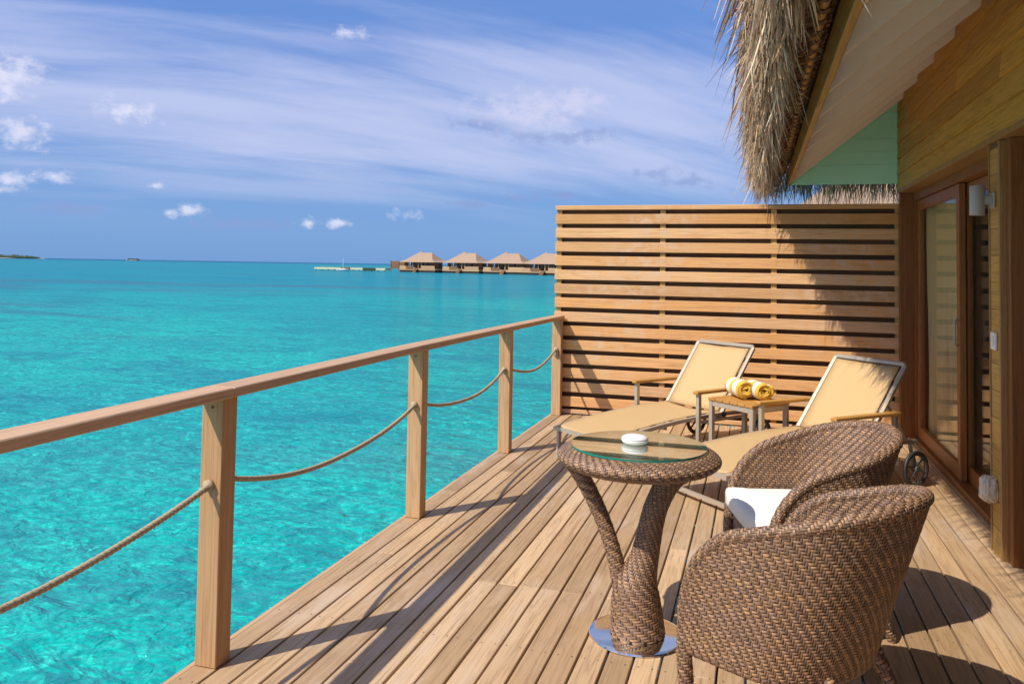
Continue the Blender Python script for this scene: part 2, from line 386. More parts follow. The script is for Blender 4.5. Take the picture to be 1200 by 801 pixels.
# ================================================================== deck
X0, X1, YN, YFAR = -1.93, 1.37, -1.3, 7.93
sub = MB()
for y in np.arange(YN + .1, YFAR, .6): sub.box(X0 + .03, X1 + .2, y - .025, y + .025, -.19, -.034)
for x in (-1.80, -.2, 1.2): sub.box(x - .05, x + .05, YN, YFAR, -.36, -.192)
deck = sub.build('deck', M_sub); tag(deck, kind='structure')
JOINT = {0: [1.0, 4.9], 1: [3.75], 2: [.4, 5.5], 3: [4.93], 4: [1.8, 6.2], 5: [2.7], 6: [4.93], 7: [3.57], 8: [3.57], 9: [3.57], 10: [3.57], 11: [3.57, 6.6],
         12: [1.2, 5.2], 13: [3.57], 14: [2.1, 5.9], 15: [4.3], 16: [1.5, 5.2], 17: [3.0, 6.4], 18: [4.3], 19: [2.2, 5.6]}
xb = X0; i = 0
while xb < X1 - .02:
    w = .0912
    js = [YN] + JOINT.get(i, sorted([1.2 + 2.2 * random.random(), 4.2 + 1.9 * random.random()])) + [YFAR]
    for a, b_ in zip(js[:-1], js[1:]):
        o = MB().box(-w / 2, w / 2, -(b_ - a) / 2 + .0015, (b_ - a) / 2 - .0015, -.028, 0, .0025).build('deck_board', M_deck, deck)
        o.location = (xb + w / 2 + random.uniform(-.0008, .0008), (a + b_) / 2, random.uniform(-.0012, .0008))
    xb += .1; i += 1
sw = MB()
for i_ in range(33):
    for y_ in np.arange(YN + .1, YFAR - .05, .6):
        for d_ in (-.026, .026):
            cx_, cy_, n_s = X0 + i_ * .1 + .0456 + d_ + random.uniform(-.003, .003), y_ + random.uniform(-.006, .006), 6
            if not (-2 < cx_ < 1.36 and cy_ > 2.0): continue
            sw.add([(cx_ + .0034 * math.cos(q * math.pi / 3), cy_ + .0034 * math.sin(q * math.pi / 3), .0012) for q in range(6)], [tuple(range(6))])
tag(sw.build('screw_heads', M_screw, deck), kind='stuff')
o = MB().box(X0 - .028, X0 - .003, YN, YFAR, -.20, -.004, .003).build('edge_board', M_rail, deck)
for y in (-.8, 1.7, 4.3, 6.9):
    for x in (-1.7, 1.1):
        MB().tube([(x, y, WZ - 1.5), (x, y, -.36)], .09, 14).build('pile', M_sub, deck, True)

# ================================================================== railing with ropes
rail = thing('deck_railing', 'wooden railing with rope strung between square posts along the water', 'railing')
PY = [-.9, .80, 2.535, 4.345, 6.06, 7.75]
def piece(x0, x1, y0, y1, z0, z1, bev, name, mat, parent):
    o = MB().box(-(x1 - x0) / 2, (x1 - x0) / 2, -(y1 - y0) / 2, (y1 - y0) / 2, -(z1 - z0) / 2, (z1 - z0) / 2, bev).build(name, mat, parent)
    o.location = ((x0 + x1) / 2, (y0 + y1) / 2, (z0 + z1) / 2); return o
for y in PY:
    piece(-1.9275, -1.8375, y - .042, y + .042, 0.001, .953, .003, 'post', M_post, rail)
for y in PY:
    for zz_ in (.922,): MB().tube([(-1.8825, y - .0455, zz_), (-1.8825, y - .041, zz_)], .005, 10).build('bolt', M_sub, rail)
piece(-1.938, -1.822, -1.0, 2.535, .954, .990, .004, 'handrail', M_rail, rail)
piece(-1.938, -1.822, 2.5365, 4.345, .954, .990, .004, 'handrail', M_rail, rail)
h = piece(-1.938, -1.822, 4.3465, 7.79, .954, .990, .004, 'handrail', M_rail, rail); h.rotation_euler = (R(-.35), 0, 0); h.location.z -= .0105
def rope(path, r_, name, parent):
    P, NN, BB = frames(path); k = len(P)
    seg = np.r_[0, np.cumsum(np.linalg.norm(np.diff(P, axis=0), axis=1))]
    b = MB()
    for s in range(3):
        ph = seg / .055 * 2 * np.pi + s * 2 * np.pi / 3
        b.tube(P + (r_ * .5) * (np.cos(ph)[:, None] * NN + np.sin(ph)[:, None] * BB), r_ * .62, 6)
    return b.build(name, M_rope, parent, True)
for a, b_ in zip(PY[:-1], PY[1:]):
    L = b_ - a - .084; n = 150 if b_ < 4.5 else 100
    t = np.linspace(0, 1, n); sag = .112 * (L / 1.72) ** 1.0
    rope(np.stack([-1.8825 + 0 * t, a + .042 + t * L, .645 - sag * (1 - (2 * t - 1) ** 2) + .004 * np.sin(t * 9 + a)], 1), .0112, 'rope', rail)
kn = MB(); y = PY[-1] - .052
kn.lathe([(.002, -.045), (.012, -.05), (.022, -.03), (.020, -.012), (.024, .004), (.019, .022), (.008, .03), (.002, .03)], 14, -1.8825, y)
kn.V = [(a, b_, c + .625) for a, b_, c in kn.V]
kn.build('rope_knot', M_rope, rail, True)
for y in PY[1:]:
    w = MB(); w.tube([(-1.8825, y - .06, .645), (-1.8825, y - .043, .645)], [.021, .019], 12); w.build('rope_knot', M_rope, rail, True)

# ================================================================== privacy screen
scr = thing('privacy_screen', 'tall wooden slatted privacy screen across the end of the deck', 'fence', (0, 7.81, 0))
piece(-1.935, 1.235, -.004, .062, 2.014, 2.058, .003, 'cap_rail', M_slat, scr)
slz = [1.971 - .138 * k for k in range(14)]
for k, z in enumerate(slz):
    o = piece(-1.932 + random.uniform(-.004, .004), 1.236, 0, .021, z - .096, z, .0025, 'slat', M_slat, scr)
    o.rotation_euler = (random.uniform(-.01, .01), random.uniform(-.0006, .0006), 0)
    o.location.z += random.uniform(-.0015, .0015)
piece(-1.932, 1.236, 0.001, .021, .012, .05, .0025, 'slat', M_slat, scr)
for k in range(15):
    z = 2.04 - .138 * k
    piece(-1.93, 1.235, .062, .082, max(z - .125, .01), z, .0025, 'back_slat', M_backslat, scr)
for x in (-1.897, -.873, .144, 1.193):
    piece(x - .026, x + .026, .022, .061, .001, 2.013, .003, 'post', M_batten, scr)

# ================================================================== our villa: wall, doors, roof
villa = thing('water_villa', 'timber water villa with sliding glass doors under a thatched eave', 'house', (1.19, 4.0, 0))
VO = Vector((1.19, 4.0, 0))
def vp(o): o.location = Vector(o.location) - VO; return o           # place a world-space part under the villa
wall = vp(MB().box(1.213, 1.33, -1.5, 7.86, 2.176, 3.05).build('upper_wall', M_sub, villa)); WL = Vector(wall.location)
k = 0
for z in np.arange(2.176, 3.15, .1405):
    js = [-1.5] + sorted([1.0 + 1.5 * random.random(), 3.9 + 2.6 * ((k * .37 + .55) % 1.0)]) + [7.862]
    for a, b_ in zip(js[:-1], js[1:]):
        L = b_ - a - .002
        o = MB().add([(x_, y_, z_) for z_, x_ in ((0, -.017), (0, .008), (.138, .008), (.138, -.002)) for y_ in (-L / 2, L / 2)],
                     [(0, 1, 3, 2), (2, 3, 5, 4), (4, 5, 7, 6), (6, 7, 1, 0), (0, 2, 4, 6), (1, 7, 5, 3)]).build('siding_board', M_siding, wall)
        o.location = Vector((1.200, (a + b_) / 2, z)) - VO - WL
    k += 1
# the pilaster between the two doors
pil = vp(MB().box(1.201, 1.42, 4.70, 4.852, 0.001, 2.14).build('pilaster', M_sub, villa)); PL = Vector(pil.location)
for z in np.arange(.002, 2.1, .1405):
    o = MB().box(-.006, .006, -.073, .073, 0, min(.1385, 2.139 - z), .0015).build('siding_board', M_siding, pil); o.location = Vector((1.194, 4.776, z)) - VO - PL
o = MB().box(-.056, .056, -.012, .012, 0, 2.138, .002).build('corner_board', M_pil, pil); o.location = Vector((1.2425, 4.6870, .001)) - VO - PL
o = MB().box(-.008, .008, -.007, .007, 0, 2.138, .002).build('corner_board', M_pil, pil); o.location = Vector((1.190, 4.858, .001)) - VO - PL
vp(MB().box(1.176, 1.36, -1.5, 7.80, 2.142, 2.174, .002).build('head_trim', M_pil, villa))

def slide_door(y0, y1, split, name_label):
    d = vp(MB().box(1.30, 1.425, y0, y1, 2.07, 2.141, .002).box(1.302, 1.425, y1 - .07, y1, .05, 2.069, .002).box(1.302, 1.425, y0, y0 + .045, .05, 2.069, .002)
           .box(1.285, 1.425, y0, y1, .001, .045, .003).build('sliding_door', M_frame, villa))
    DL = Vector(d.location)
    def leaf(a, b_, x):
        w = .085
        f_ = MB().box(x - .02, x + .02, a, a + w, .047, 2.066, .003).box(x - .02, x + .02, b_ - w, b_, .047, 2.066, .003)
        f_.box(x - .018, x + .018, a + w, b_ - w, .047, .15, .003).box(x - .018, x + .018, a + w, b_ - w, 1.985, 2.066, .003)
        f_.build('door_leaf', M_frame, d).location = -VO - DL
        g = MB().box(x - .003, x + .003, a + w + .001, b_ - w - .001, .151, 1.984); g.build('glass_pane', M_pane, d).location = -VO - DL
    leaf(split - .05, y1 - .071, 1.335); leaf(y0 + .046, split + .05, 1.385)
    hd = MB().tube([(1.312, split + .0, .95), (1.295, split, .97), (1.295, split, 1.12), (1.312, split, 1.14)], .007, 8); hd.build('handle', M_alu, d, True).location = -VO - DL
    return d
slide_door(4.862, 7.72, 6.19, '')
slide_door(1.70, 4.60, 3.2, '')
vp(MB().box(1.19, 1.43, 7.721, 7.80, .001, 2.141, .003).build('door_jamb', M_frame, villa))
vp(MB().box(1.215, 1.43, 4.601, 4.674, .001, 2.141, .003).build('door_jamb', M_frame, villa))
vp(MB().box(1.21, 1.40, -1.5, 1.699, .001, 2.141).build('lower_wall', M_pil, villa))
room = MB()
room.box(1.43, 5.0, -1.5, 8.2, -.03, .0); room.box(5.0, 5.1, -1.5, 8.2, 0, 2.6); room.box(1.31, 5.0, 8.1, 8.2, 0, 2.6); room.box(1.43, 5.0, -1.6, -1.5, 0, 2.6); room.box(1.42, 5.1, -1.5, 8.2, 2.45, 2.6)
vp(room.build('room_shell', M_room, villa))

SL = .79
def zs(x): return 2.235 + (x - .29) * SL                  # underside of the rafters
roofb = MB()
prof = [(.262, 2.40), (.14, 2.36), (.06, 2.36), (.045, 2.42), (.05, 2.60), (.15, 2.80), (1.6, 4.02), (4.2, 6.05), (4.2, 5.72), (1.5, 3.42), (.262, 2.44)]
n = len(prof); V = [(x, y, z) for y in (-1.6, 8.02) for x, z in prof]
roofb.add(V, [tuple(range(n))[::-1], tuple(range(n, 2 * n))] + [(i, (i + 1) % n, n + (i + 1) % n, n + i) for i in range(n)])
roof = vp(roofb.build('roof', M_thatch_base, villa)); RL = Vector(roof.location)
def rp(o): o.location = Vector(o.location) - VO - RL; return o
def slope_box(x0, x1, y0, y1, dz0, dz1):
    return MB().add([(x, y, zs(x) + dz) for x in (x0, x1) for y in (y0, y1) for dz in (dz0, dz1)],
                    [(0, 1, 3, 2), (4, 6, 7, 5), (0, 4, 5, 1), (2, 3, 7, 6), (0, 2, 6, 4), (1, 5, 7, 3)])
for y in np.arange(7.56, -1.4, -.628):
    rp(slope_box(.297, 1.26, y - .024, y + .024, 0, .118).build('rafter', M_soffit, roof))
for x in np.arange(.299, 1.25, .118):
    rp(slope_box(x, x + .1155, -1.5, 7.826, .1195, .136).build('soffit_board', M_soffit, roof))
rp(MB().box(.266, .295, -1.5, 7.83, 2.232, 2.372, .003).build('fascia', M_fascia, roof))
rp(MB().add([(x, y, z) for y in (7.853, 7.875) for x, z in ((.28, 2.25), (1.26, 2.25), (1.26, 3.2), (.28, 2.42))], [(0, 1, 2, 3), (7, 6, 5, 4), (0, 4, 5, 1), (1, 5, 6, 2), (2, 6, 7, 3), (3, 7, 4, 0)]).build('gable_backing', M_gable, roof))
rp(slope_box(.298, 1.187, 7.79, 7.829, -.002, .06).build('gable_trim', M_gable, roof))
for k, (z0, z1) in enumerate([(2.238, 2.41)] + [(2.412 + .115 * q, 2.5258 + .115 * q) for q in range(6)]):
    xs0 = max(.297, .29 + (z0 - 2.30) / SL); xs1 = max(.297, .29 + (z1 - 2.30) / SL); yy = 7.831 + (.004 if k == 0 else 0)
    if xs1 > 1.17: continue
    rp(MB().add([(x, y, z) for y in (yy, yy + .016) for x, z in ((xs0, z0), (1.189, z0), (1.189, z1), (xs1, z1))],
                [(0, 1, 2, 3), (7, 6, 5, 4), (0, 4, 5, 1), (1, 5, 6, 2), (2, 6, 7, 3), (3, 7, 4, 0)]).build('gable_board', M_gable, roof))
pole = MB()
pole.tube([(.215, y, 2.362 + .004 * math.sin(y * 3)) for y in np.arange(-1.5, 7.95, .25)], .019, 10)
rp(pole.build('eave_pole', M_fascia, roof, True))
lash = MB()
for y in np.arange(1.5, 7.9, .13):
    for d_ in (-.012, 0, .012):
        lash.tube([(.215 + .023 * math.cos(a), y + d_ + .006 * math.sin(a * 2), 2.362 + .023 * math.sin(a)) for a in np.linspace(0, 2 * math.pi, 9)], .005, 4, False)
tag(rp(lash.build('lashing', M_sub, roof)), kind='stuff')

STRAW = np.array([.93, .88, .84]) * np.array([(.64, .475, .32), (.54, .385, .245), (.37, .24, .14), (.82, .67, .49), (.19, .12, .065), (.58, .48, .37), (.47, .31, .175)])
def strands(root, d0, length, width, bend, k=5, cols=STRAW, dark=None):
    n = len(root); t = np.linspace(0, 1, k)
    d0 = d0 / np.linalg.norm(d0, axis=1)[:, None]
    side = np.cross(d0, rng.normal(size=(n, 3))); side /= np.linalg.norm(side, axis=1)[:, None]
    c = root[:, None] + d0[:, None] * (t[None, :, None] * length[:, None, None]) + bend[:, None] * (t ** 2)[None, :, None] * length[:, None, None]
    w = width[:, None] * np.array([1, 1, .9, .65, .12] if k == 5 else np.linspace(1, .15, k))[None]
    V = np.stack([c - side[:, None] * w[..., None] / 2, c + side[:, None] * w[..., None] / 2], 2).reshape(-1, 3)
    idx = np.arange(n)[:, None] * 2 * k + np.arange(k - 1)[None] * 2
    F = np.stack([idx, idx + 1, idx + 3, idx + 2], -1).reshape(-1, 4)
    col = cols[rng.integers(0, len(cols), n)] * rng.uniform(.6, 1.25, (n, 1))
    if dark is not None: col = col * dark[:, None]
    col = np.repeat(np.c_[col, np.ones(n)], 2 * k, 0)
    return V, F, col
def strand_obj(name, parts, parent):
    V = []; F = []; C = []; o = 0
    for v, f_, c in parts: V.append(v); F.append(f_ + o); C.append(c); o += len(v)
    me = new_mesh(name, np.concatenate(V), np.concatenate(F), False, np.concatenate(C))
    return tag(link(name, me, M_thatch, parent), kind='stuff')
def eave_fringe():
    parts = []
    n = 12500
    y = np.r_[rng.uniform(2.2, 8.08, n - 2500), rng.uniform(-1.5, 2.2, 2500)]
    clump = rng.normal(size=400); yc = np.floor(y * 18).astype(int) % 400
    lay = rng.random(n)                                         # 0 inner-low .. 1 outer-high
    x = .085 - .075 * lay + rng.normal(0, .018, n); z = 2.34 + .38 * lay + rng.normal(0, .04, n)
    zc = np.floor(lay * 6).astype(int); key = (yc * 7 + zc * 53) % 400; cx2 = np.roll(clump, 131)
    d0 = np.stack([-.09 + .13 * cx2[key] + rng.normal(0, .07, n), .30 * clump[key] + rng.normal(0, .11, n), -1 + 0 * y], 1)
    L = (.15 + .22 * lay) * (1 + .16 * np.roll(clump, 57)[key]).clip(.6, 1.5) * rng.uniform(.75, 1.25, n)
    bend = np.stack([rng.normal(.05, .16, n) - .10 * cx2[key], rng.normal(0, .22, n) - .15 * clump[key], -.12 + rng.normal(0, .12, n)], 1)
    parts.append(strands(np.stack([x, y, z], 1), d0, L, rng.uniform(.005, .014, n), bend))
    n = 190                                                     # stiff ends sticking out seawards
    y = rng.uniform(2.2, 8.05, n); z = rng.uniform(2.30, 2.62, n)
    d0 = np.stack([-.5 + rng.normal(0, .30, n), rng.normal(0, .5, n), -.85 + rng.normal(0, .35, n)], 1)
    parts.append(strands(np.stack([rng.uniform(-.03, .06, n), y, z], 1), d0, rng.uniform(.08, .19, n), rng.uniform(.0025, .005, n), rng.normal(0, .2, (n, 3)) + np.array([.15, 0, -.45])))
    n = 170                                                     # long loose curls under the eave
    y = rng.uniform(3.3, 8.0, n)
    d0 = np.stack([.15 + rng.normal(0, .35, n), rng.normal(0, .6, n), -1 + rng.normal(0, .1, n)], 1)
    parts.append(strands(np.stack([rng.uniform(-.04, .13, n), y, rng.uniform(2.30, 2.42, n)], 1), d0, rng.uniform(.14, .34, n), rng.uniform(.002, .0045, n),
                         np.stack([rng.normal(-.25, .4, n), rng.normal(0, .5, n), rng.normal(.05, .2, n)], 1), k=8))
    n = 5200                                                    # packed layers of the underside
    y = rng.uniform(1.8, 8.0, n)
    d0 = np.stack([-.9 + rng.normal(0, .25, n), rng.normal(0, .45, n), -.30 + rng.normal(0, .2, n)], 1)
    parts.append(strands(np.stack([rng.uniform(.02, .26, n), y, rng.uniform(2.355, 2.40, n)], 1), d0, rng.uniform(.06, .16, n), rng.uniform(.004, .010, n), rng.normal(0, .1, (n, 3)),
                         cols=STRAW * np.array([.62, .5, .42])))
    n = 2600                                                    # far end of the eave
    x = rng.uniform(-.02, 3.0, n)
    d0 = np.stack([rng.normal(0, .16, n), .22 + rng.normal(0, .15, n), -1 + 0 * x], 1)
    parts.append(strands(np.stack([x, rng.uniform(7.92, 8.12, n), rng.uniform(2.30, 2.50, n)], 1), d0, rng.uniform(.15, .36, n), rng.uniform(.004, .009, n), rng.normal(0, .08, (n, 3))))
    return parts
rp(strand_obj('thatch_fringe', eave_fringe(), roof))

# curtain behind the far glass
cu = MB(); ny, nz = 260, 12
P = np.zeros((ny, nz, 3))
for i in range(ny):
    t = i / (ny - 1); y = 6.33 + t * 1.29
    for j in range(nz):
        s = j / (nz - 1); amp = .026 + .008 * math.sin(t * 5 + 1); ph = t * 70 + 1.2 * math.sin(t * 7)
        P[i, j] = (1.400 + amp * math.sin(ph) * (1 - .25 * s) + .01 * math.sin(s * 5 + t * 20), y + .012 * math.sin(ph * .5 + s * 3), .03 + 2.03 * s)
cu.grid(P); c = cu.build('curtain', M_curtain, None, True)
c.modifiers.new('thick', 'SOLIDIFY').thickness = .003
tag(c, 'pale pleated curtain hanging behind the far glass door', 'curtain')

# ================================================================== fittings on the pilaster
t = thing('wall_lamp', 'shaded white cylinder wall lamp on the pilaster beside the glass door', 'lamp', (1.108, 4.775, 1.835))
MB().lathe([(.030, -.078), (.0345, -.078), (.036, -.076), (.036, .076), (.0345, .078), (.030, .078), (.029, .072), (.010, .071)], 32).build('lamp_shade', M_lamp, t, True, angle=R(40))
MB().box(.03, .068, -.022, .022, -.022, .022, .003).build('arm', M_lamp, t)
MB().box(.066, .0785, -.035, .035, -.042, .042, .003).build('back_plate', M_lamp, t)
t = thing('wall_switch', 'small cream switch plate on the pilaster below the wall lamp', 'switch', (1.187, 4.775, 1.10))
MB().box(-.012, .001, -.042, .042, -.047, .047, .004).build('plate', M_white, t)
MB().box(-.017, -.0121, -.018, .018, -.028, .028, .002).build('rocker', M_white, t)
t = thing('socket_cover', 'crumpled white plastic sheet wrapped round a socket low on the pilaster', 'cover', (1.186, 4.79, .335))
bm = bmesh.new(); bmesh.ops.create_icosphere(bm, subdivisions=4, radius=1)
nz_ = np.random.default_rng(4)
wv = [(nz_.normal(size=3) * 4, nz_.uniform(0, 6), .05) for _ in range(10)] + [(nz_.normal(size=3) * 6, nz_.uniform(0, 6), .02) for _ in range(8)]
for v in bm.verts:
    p = v.co.copy(); q = Vector([math.copysign(abs(a) ** .72, a) for a in p]); s = 1 + sum(A * abs(math.sin(Vector(k_).dot(p) + ph)) for k_, ph, A in wv) - .2
    v.co = Vector((min(q.x * .040 * s - .024, .0), q.y * .050 * s, q.z * .056 * s - .004))
me = bpy.data.meshes.new('sheet'); bm.to_mesh(me); bm.free(); link('sheet', me, M_bag, t)

# ================================================================== weaving
PAL = .82 * np.array([(.25, .138, .076), (.29, .155, .078), (.36, .19, .082), (.41, .22, .086), (.30, .175, .118), (.26, .142, .088), (.36, .21, .122), (.20, .11, .068)])
def weave(P, Nn, wrap=False, s=1, keep=None, hgt=.0026, seed=0):
    """2/2 twill of flat strands laid over the grid P (nu+1, nv+1, 3), one cell per crossing"""
    g = np.random.default_rng(seed); nu, nv = P.shape[0] - 1, P.shape[1] - 1
    I, J = np.meshgrid(np.arange(nu), np.arange(nv), indexing='ij')
    ph = (I + s * J) % 4
    def sample(A, u, v):
        if wrap: u = np.mod(u, nu)
        u = np.clip(u, 0, nu - 1e-6); v = np.clip(v, 0, nv - 1e-6)
        i = u.astype(int); j = v.astype(int); a = (u - i)[..., None]; b = (v - j)[..., None]
        return (A[i, j] * (1 - a) + A[i + 1, j] * a) * (1 - b) + (A[i, j + 1] * (1 - a) + A[i + 1, j + 1] * a) * b
    ls = np.array([-.28, .45, 1.55, 2.28]); hs = np.array([-.35, 1., 1., -.35]) * hgt
    ac = np.array([-.41, 0, .41]); hc = np.array([-.45, 0.25, -.45]) * hgt
    out = []
    colu = PAL[g.integers(0, len(PAL), nv)]; colv = PAL[g.integers(0, len(PAL), nu)]
    for kind in (0, 1):
        if kind == 0: m_ = ph == 0
        else: m_ = ph == (2 if s == 1 else 3)
        i, j = I[m_], J[m_]
        wj = g.uniform(.90, 1.06, len(i))[:, None, None]; cj = g.normal(0, .03, len(i))[:, None, None]; sl = g.normal(0, .02, len(i))[:, None, None] * (ls[None, :, None] - 1); lj = g.uniform(-.12, .12, len(i))[:, None, None]
        along = ls[None, :, None] + lj + 0 * ac; across = .5 + cj + sl + ac[None, None, :] * wj
        if kind == 0: u = i[:, None, None] + along; v = j[:, None, None] + across
        else: v = j[:, None, None] + along; u = i[:, None, None] + across
        if keep is not None:
            cu_ = i + (1 if kind == 0 else .5); cv_ = j + (.5 if kind == 0 else 1); kk = keep(cu_, cv_)
            u, v, i, j = u[kk], v[kk], i[kk], j[kk]
        pos = sample(P, u, v); nr = sample(Nn, u, v); nr = nr / np.maximum(np.linalg.norm(nr, axis=-1, keepdims=True), 1e-9)
        pos = pos + nr * ((hs[None, :, None] + hc[None, None, :]) * g.uniform(.88, 1.15, len(i))[:, None, None])[..., None]
        n = len(i)
        c = (colu[j] if kind == 0 else colv[i]) * .55 + PAL[g.integers(0, len(PAL), n)] * .45
        c = (c * .88 + c.mean(1, keepdims=True) * .12) * g.uniform(.82, 1.18, (n, 1)) * (1.34 if kind == 0 else .78)
        out.append((pos.reshape(-1, 3), n, np.repeat(np.c_[c, np.ones(n)], 12, 0)))
    V = np.concatenate([o[0] for o in out]); n = sum(o[1] for o in out); C = np.concatenate([o[2] for o in out])
    q = np.array([(a * 3 + b, a * 3 + b + 1, (a + 1) * 3 + b + 1, (a + 1) * 3 + b) for a in range(3) for b in range(2)])
    F = (np.arange(n)[:, None, None] * 12 + q[None]).reshape(-1, 4)
    return V, F, C
def grid_normals(P, flip=False, wrap=False):
    if wrap:
        du = np.roll(P[:-1], -1, 0) - np.roll(P[:-1], 1, 0); du = np.concatenate([du, du[:1]])
    else: du = np.gradient(P, axis=0)
    n = np.cross(du, np.gradient(P, axis=1)); n /= np.maximum(np.linalg.norm(n, axis=-1, keepdims=True), 1e-9)
    return -n if flip else n
def orient(P, Nn, ref):                                    # make normals point away from ref(P)
    s = np.sum(Nn * (P - ref(P)), -1).mean(); return Nn if s > 0 else -Nn
def weave_obj(name, parts, parent):
    V = []; F = []; C = []; o = 0
    for v, f_, c in parts: V.append(v); F.append(f_ + o); C.append(c); o += len(v)
    me = new_mesh(name, np.concatenate(V), np.concatenate(F), True, np.concatenate(C))
    return tag(link(name, me, M_wick, parent), kind='stuff')
def tube_grid(path, rad, nu, nv):
    path = np.asarray(path, float); rad = np.broadcast_to(np.asarray(rad, float), (len(path),))
    seg = np.r_[0, np.cumsum(np.linalg.norm(np.diff(path, axis=0), axis=1))]; s = np.linspace(0, seg[-1], nv + 1)
    Pc = np.stack([np.interp(s, seg, path[:, k]) for k in range(3)], 1); rr = np.interp(s, seg, rad)
    Pc, NN, BB = frames(Pc); a = np.linspace(0, 2 * np.pi, nu + 1)
    d = np.cos(a)[:, None, None] * NN[None] + np.sin(a)[:, None, None] * BB[None]
    return Pc[None] + d * rr[None, :, None], d
CELL = .0096

# ================================================================== wicker tub chairs (local +y is the front)
hw, hwb, yf, yb, ybb, rb, za, zk, pw, crn, zb0 = .327, .295, .267, -.357, -.164, .275, .609, .803, 1.063, .24, .20
def plan(hw_, yb_, rb_, t, yf_=yf):
    L1 = max(yf_ - (yb_ + rb_), .01); L2 = (hw_ + rb_) * .8; s = t * (L1 + L2)
    a = np.clip((s - L1) / L2, 0, 1) * np.pi / 2
    return np.where(s < L1, hw_, hw_ * np.cos(a)), np.where(s < L1, yf_ - s, (yb_ + rb_) - rb_ * np.sin(a))
def zrim(t):
    xt, yt = plan(hw, yb, rb, t); w = (yf - yt) / (yf - yb)
    z = za + (zk - za) * w ** pw
    d = np.clip((yf - yt) / crn, 0, 1); return z - (1 - np.sqrt(1 - (1 - d) ** 2)) * crn * 1.1
def shell_pt(u, z, th=0.0):
    t = 1 - np.abs(u); sg = np.where(u < 0, -1.0, 1.0)
    xt, yt = plan(hw - th, yb + th, rb - th, t); xq, yq = plan(hwb - th, ybb + th, rb * .85 - th, t)
    fr = (z - zb0) / (zk - zb0)
    return np.stack([sg * (xq + (xt - xq) * fr), yq + (yt - yq) * fr, z + 0 * xt], -1)
def make_chair(name, label):
    t = thing(name, label, 'chair', group='wicker tub chairs')
    TH = .030; ZC = .272
    nu = 180; z_hi = .82; nv = int((z_hi - zb0) / CELL)
    U, Z = np.meshgrid(np.linspace(-1, 1, nu + 1), np.linspace(zb0, z_hi, nv + 1), indexing='ij')
    cen = lambda P: np.stack([0 * P[..., 0], 0 * P[..., 1] + .0, P[..., 2]], -1)
    parts = []
    def keepf(z0, z1, top): 
        def k(cu_, cv_):
            u = -1 + 2 * cu_ / nu; z = z0 + (z1 - z0) * cv_ / nv; return (z < zrim(1 - np.abs(u)) - top) & (z > ZC)
        return k
    Po = shell_pt(U, Z); No = orient(Po, grid_normals(Po), cen)
    parts.append(weave(Po, No, False, 1, keepf(zb0, z_hi, .012), seed=1))
    zi = .36; nvi = int((z_hi - zi) / CELL)
    U2, Z2 = np.meshgrid(np.linspace(-1, 1, nu + 1), np.linspace(zi, z_hi, nvi + 1), indexing='ij')
    Pi = shell_pt(U2, Z2, TH); Ni = -orient(Pi, grid_normals(Pi), cen)
    def keep_i(cu_, cv_):
        u = -1 + 2 * cu_ / nu; z = zi + (z_hi - zi) * cv_ / nvi; return z < zrim(1 - np.abs(u)) - .012
    parts.append(weave(Pi, Ni, False, 1, keep_i, seed=2))
    # core shell
    core = MB(); uu = np.linspace(-1, 1, 97)
    def panel(th, z0):
        tt = 1 - np.abs(uu); zr = np.maximum(zrim(tt) - .008, z0 + .01); s = np.linspace(0, 1, 12)
        return shell_pt(uu[:, None] + 0 * s[None], z0 + (zr - z0)[:, None] * s[None], th)
    A = panel(.002, ZC + .003); B = panel(TH - .002, ZC + .003)
    core.grid(A); core.grid(B, flip=True)
    core.grid(np.stack([A[:, 0], B[:, 0]], 1)); core.grid(np.stack([A[:, -1], B[:, -1]], 1), flip=True)
    core.build('shell', M_wick_dark, t, True)
    # rolled rim that runs down into the front legs
    r_ = .0195; path = []; rad = []
    def front(sg):
        pts = []
        for z in np.linspace(0, .34, 12):
            x = hwb + (hw - hwb) * max(0, (z - zb0) / (zk - zb0)) - TH / 2 - (.2 - min(z, .2)) * .10
            pts.append((sg * x, yf - .012 - (.2 - min(z, .2)) * .05, z))
        return pts
    fl = front(-1); tt = np.r_[np.linspace(.012, .5, 60), np.linspace(.51, 1, 60)]
    ua = -1 + tt; ub = 1 - tt[::-1][1:]; us = np.r_[ua, ub]
    rim = shell_pt(us, zrim(1 - np.abs(us)) - .010, TH / 2); rim[:, 1] -= np.where(np.abs(us) > .9, .012 * (np.abs(us) - .9) / .1, 0)
    path = np.array(fl + rim.tolist() + front(1)[::-1])
    d = np.r_[True, np.linalg.norm(np.diff(path, axis=0), axis=1) > .002]; path = path[d]
    for _ in range(3): path[1:-1] = (path[:-2] + 2 * path[1:-1] + path[2:]) / 4
    rad = np.where(path[:, 2] < .2, .0155 + (.023 - .0155) * path[:, 2] / .2, r_ + (.023 - r_) * np.clip((.36 - path[:, 2]) / .16, 0, 1))
    Lp = np.linalg.norm(np.diff(path, axis=0), axis=1).sum()
    Pt, Nt = tube_grid(path, rad, 16, int(Lp / CELL)); parts.append(weave(Pt, Nt, True, 1, seed=3))
    MB().tube(path, rad - .0012, 14).build('rim', M_wick_dark, t, True)
    # rear legs
    for sg in (-1, 1):
        pth = np.array([(sg * .165, -.275, 0.0), (sg * .163, -.235, .10), (sg * .158, -.175, .22), (sg * .152, -.12, .32)])
        Pl, Nl = tube_grid(pth, [.016, .02, .023, .023], 12, 30); parts.append(weave(Pl, Nl, True, 1, seed=5))
        MB().tube(pth, [.015, .019, .022, .022], 12).build('leg', M_wick_dark, t, True)
    # bottom hem, front apron and seat
    us = np.linspace(-1, 1, 120); hem = shell_pt(us, np.full(120, ZC), TH / 2)
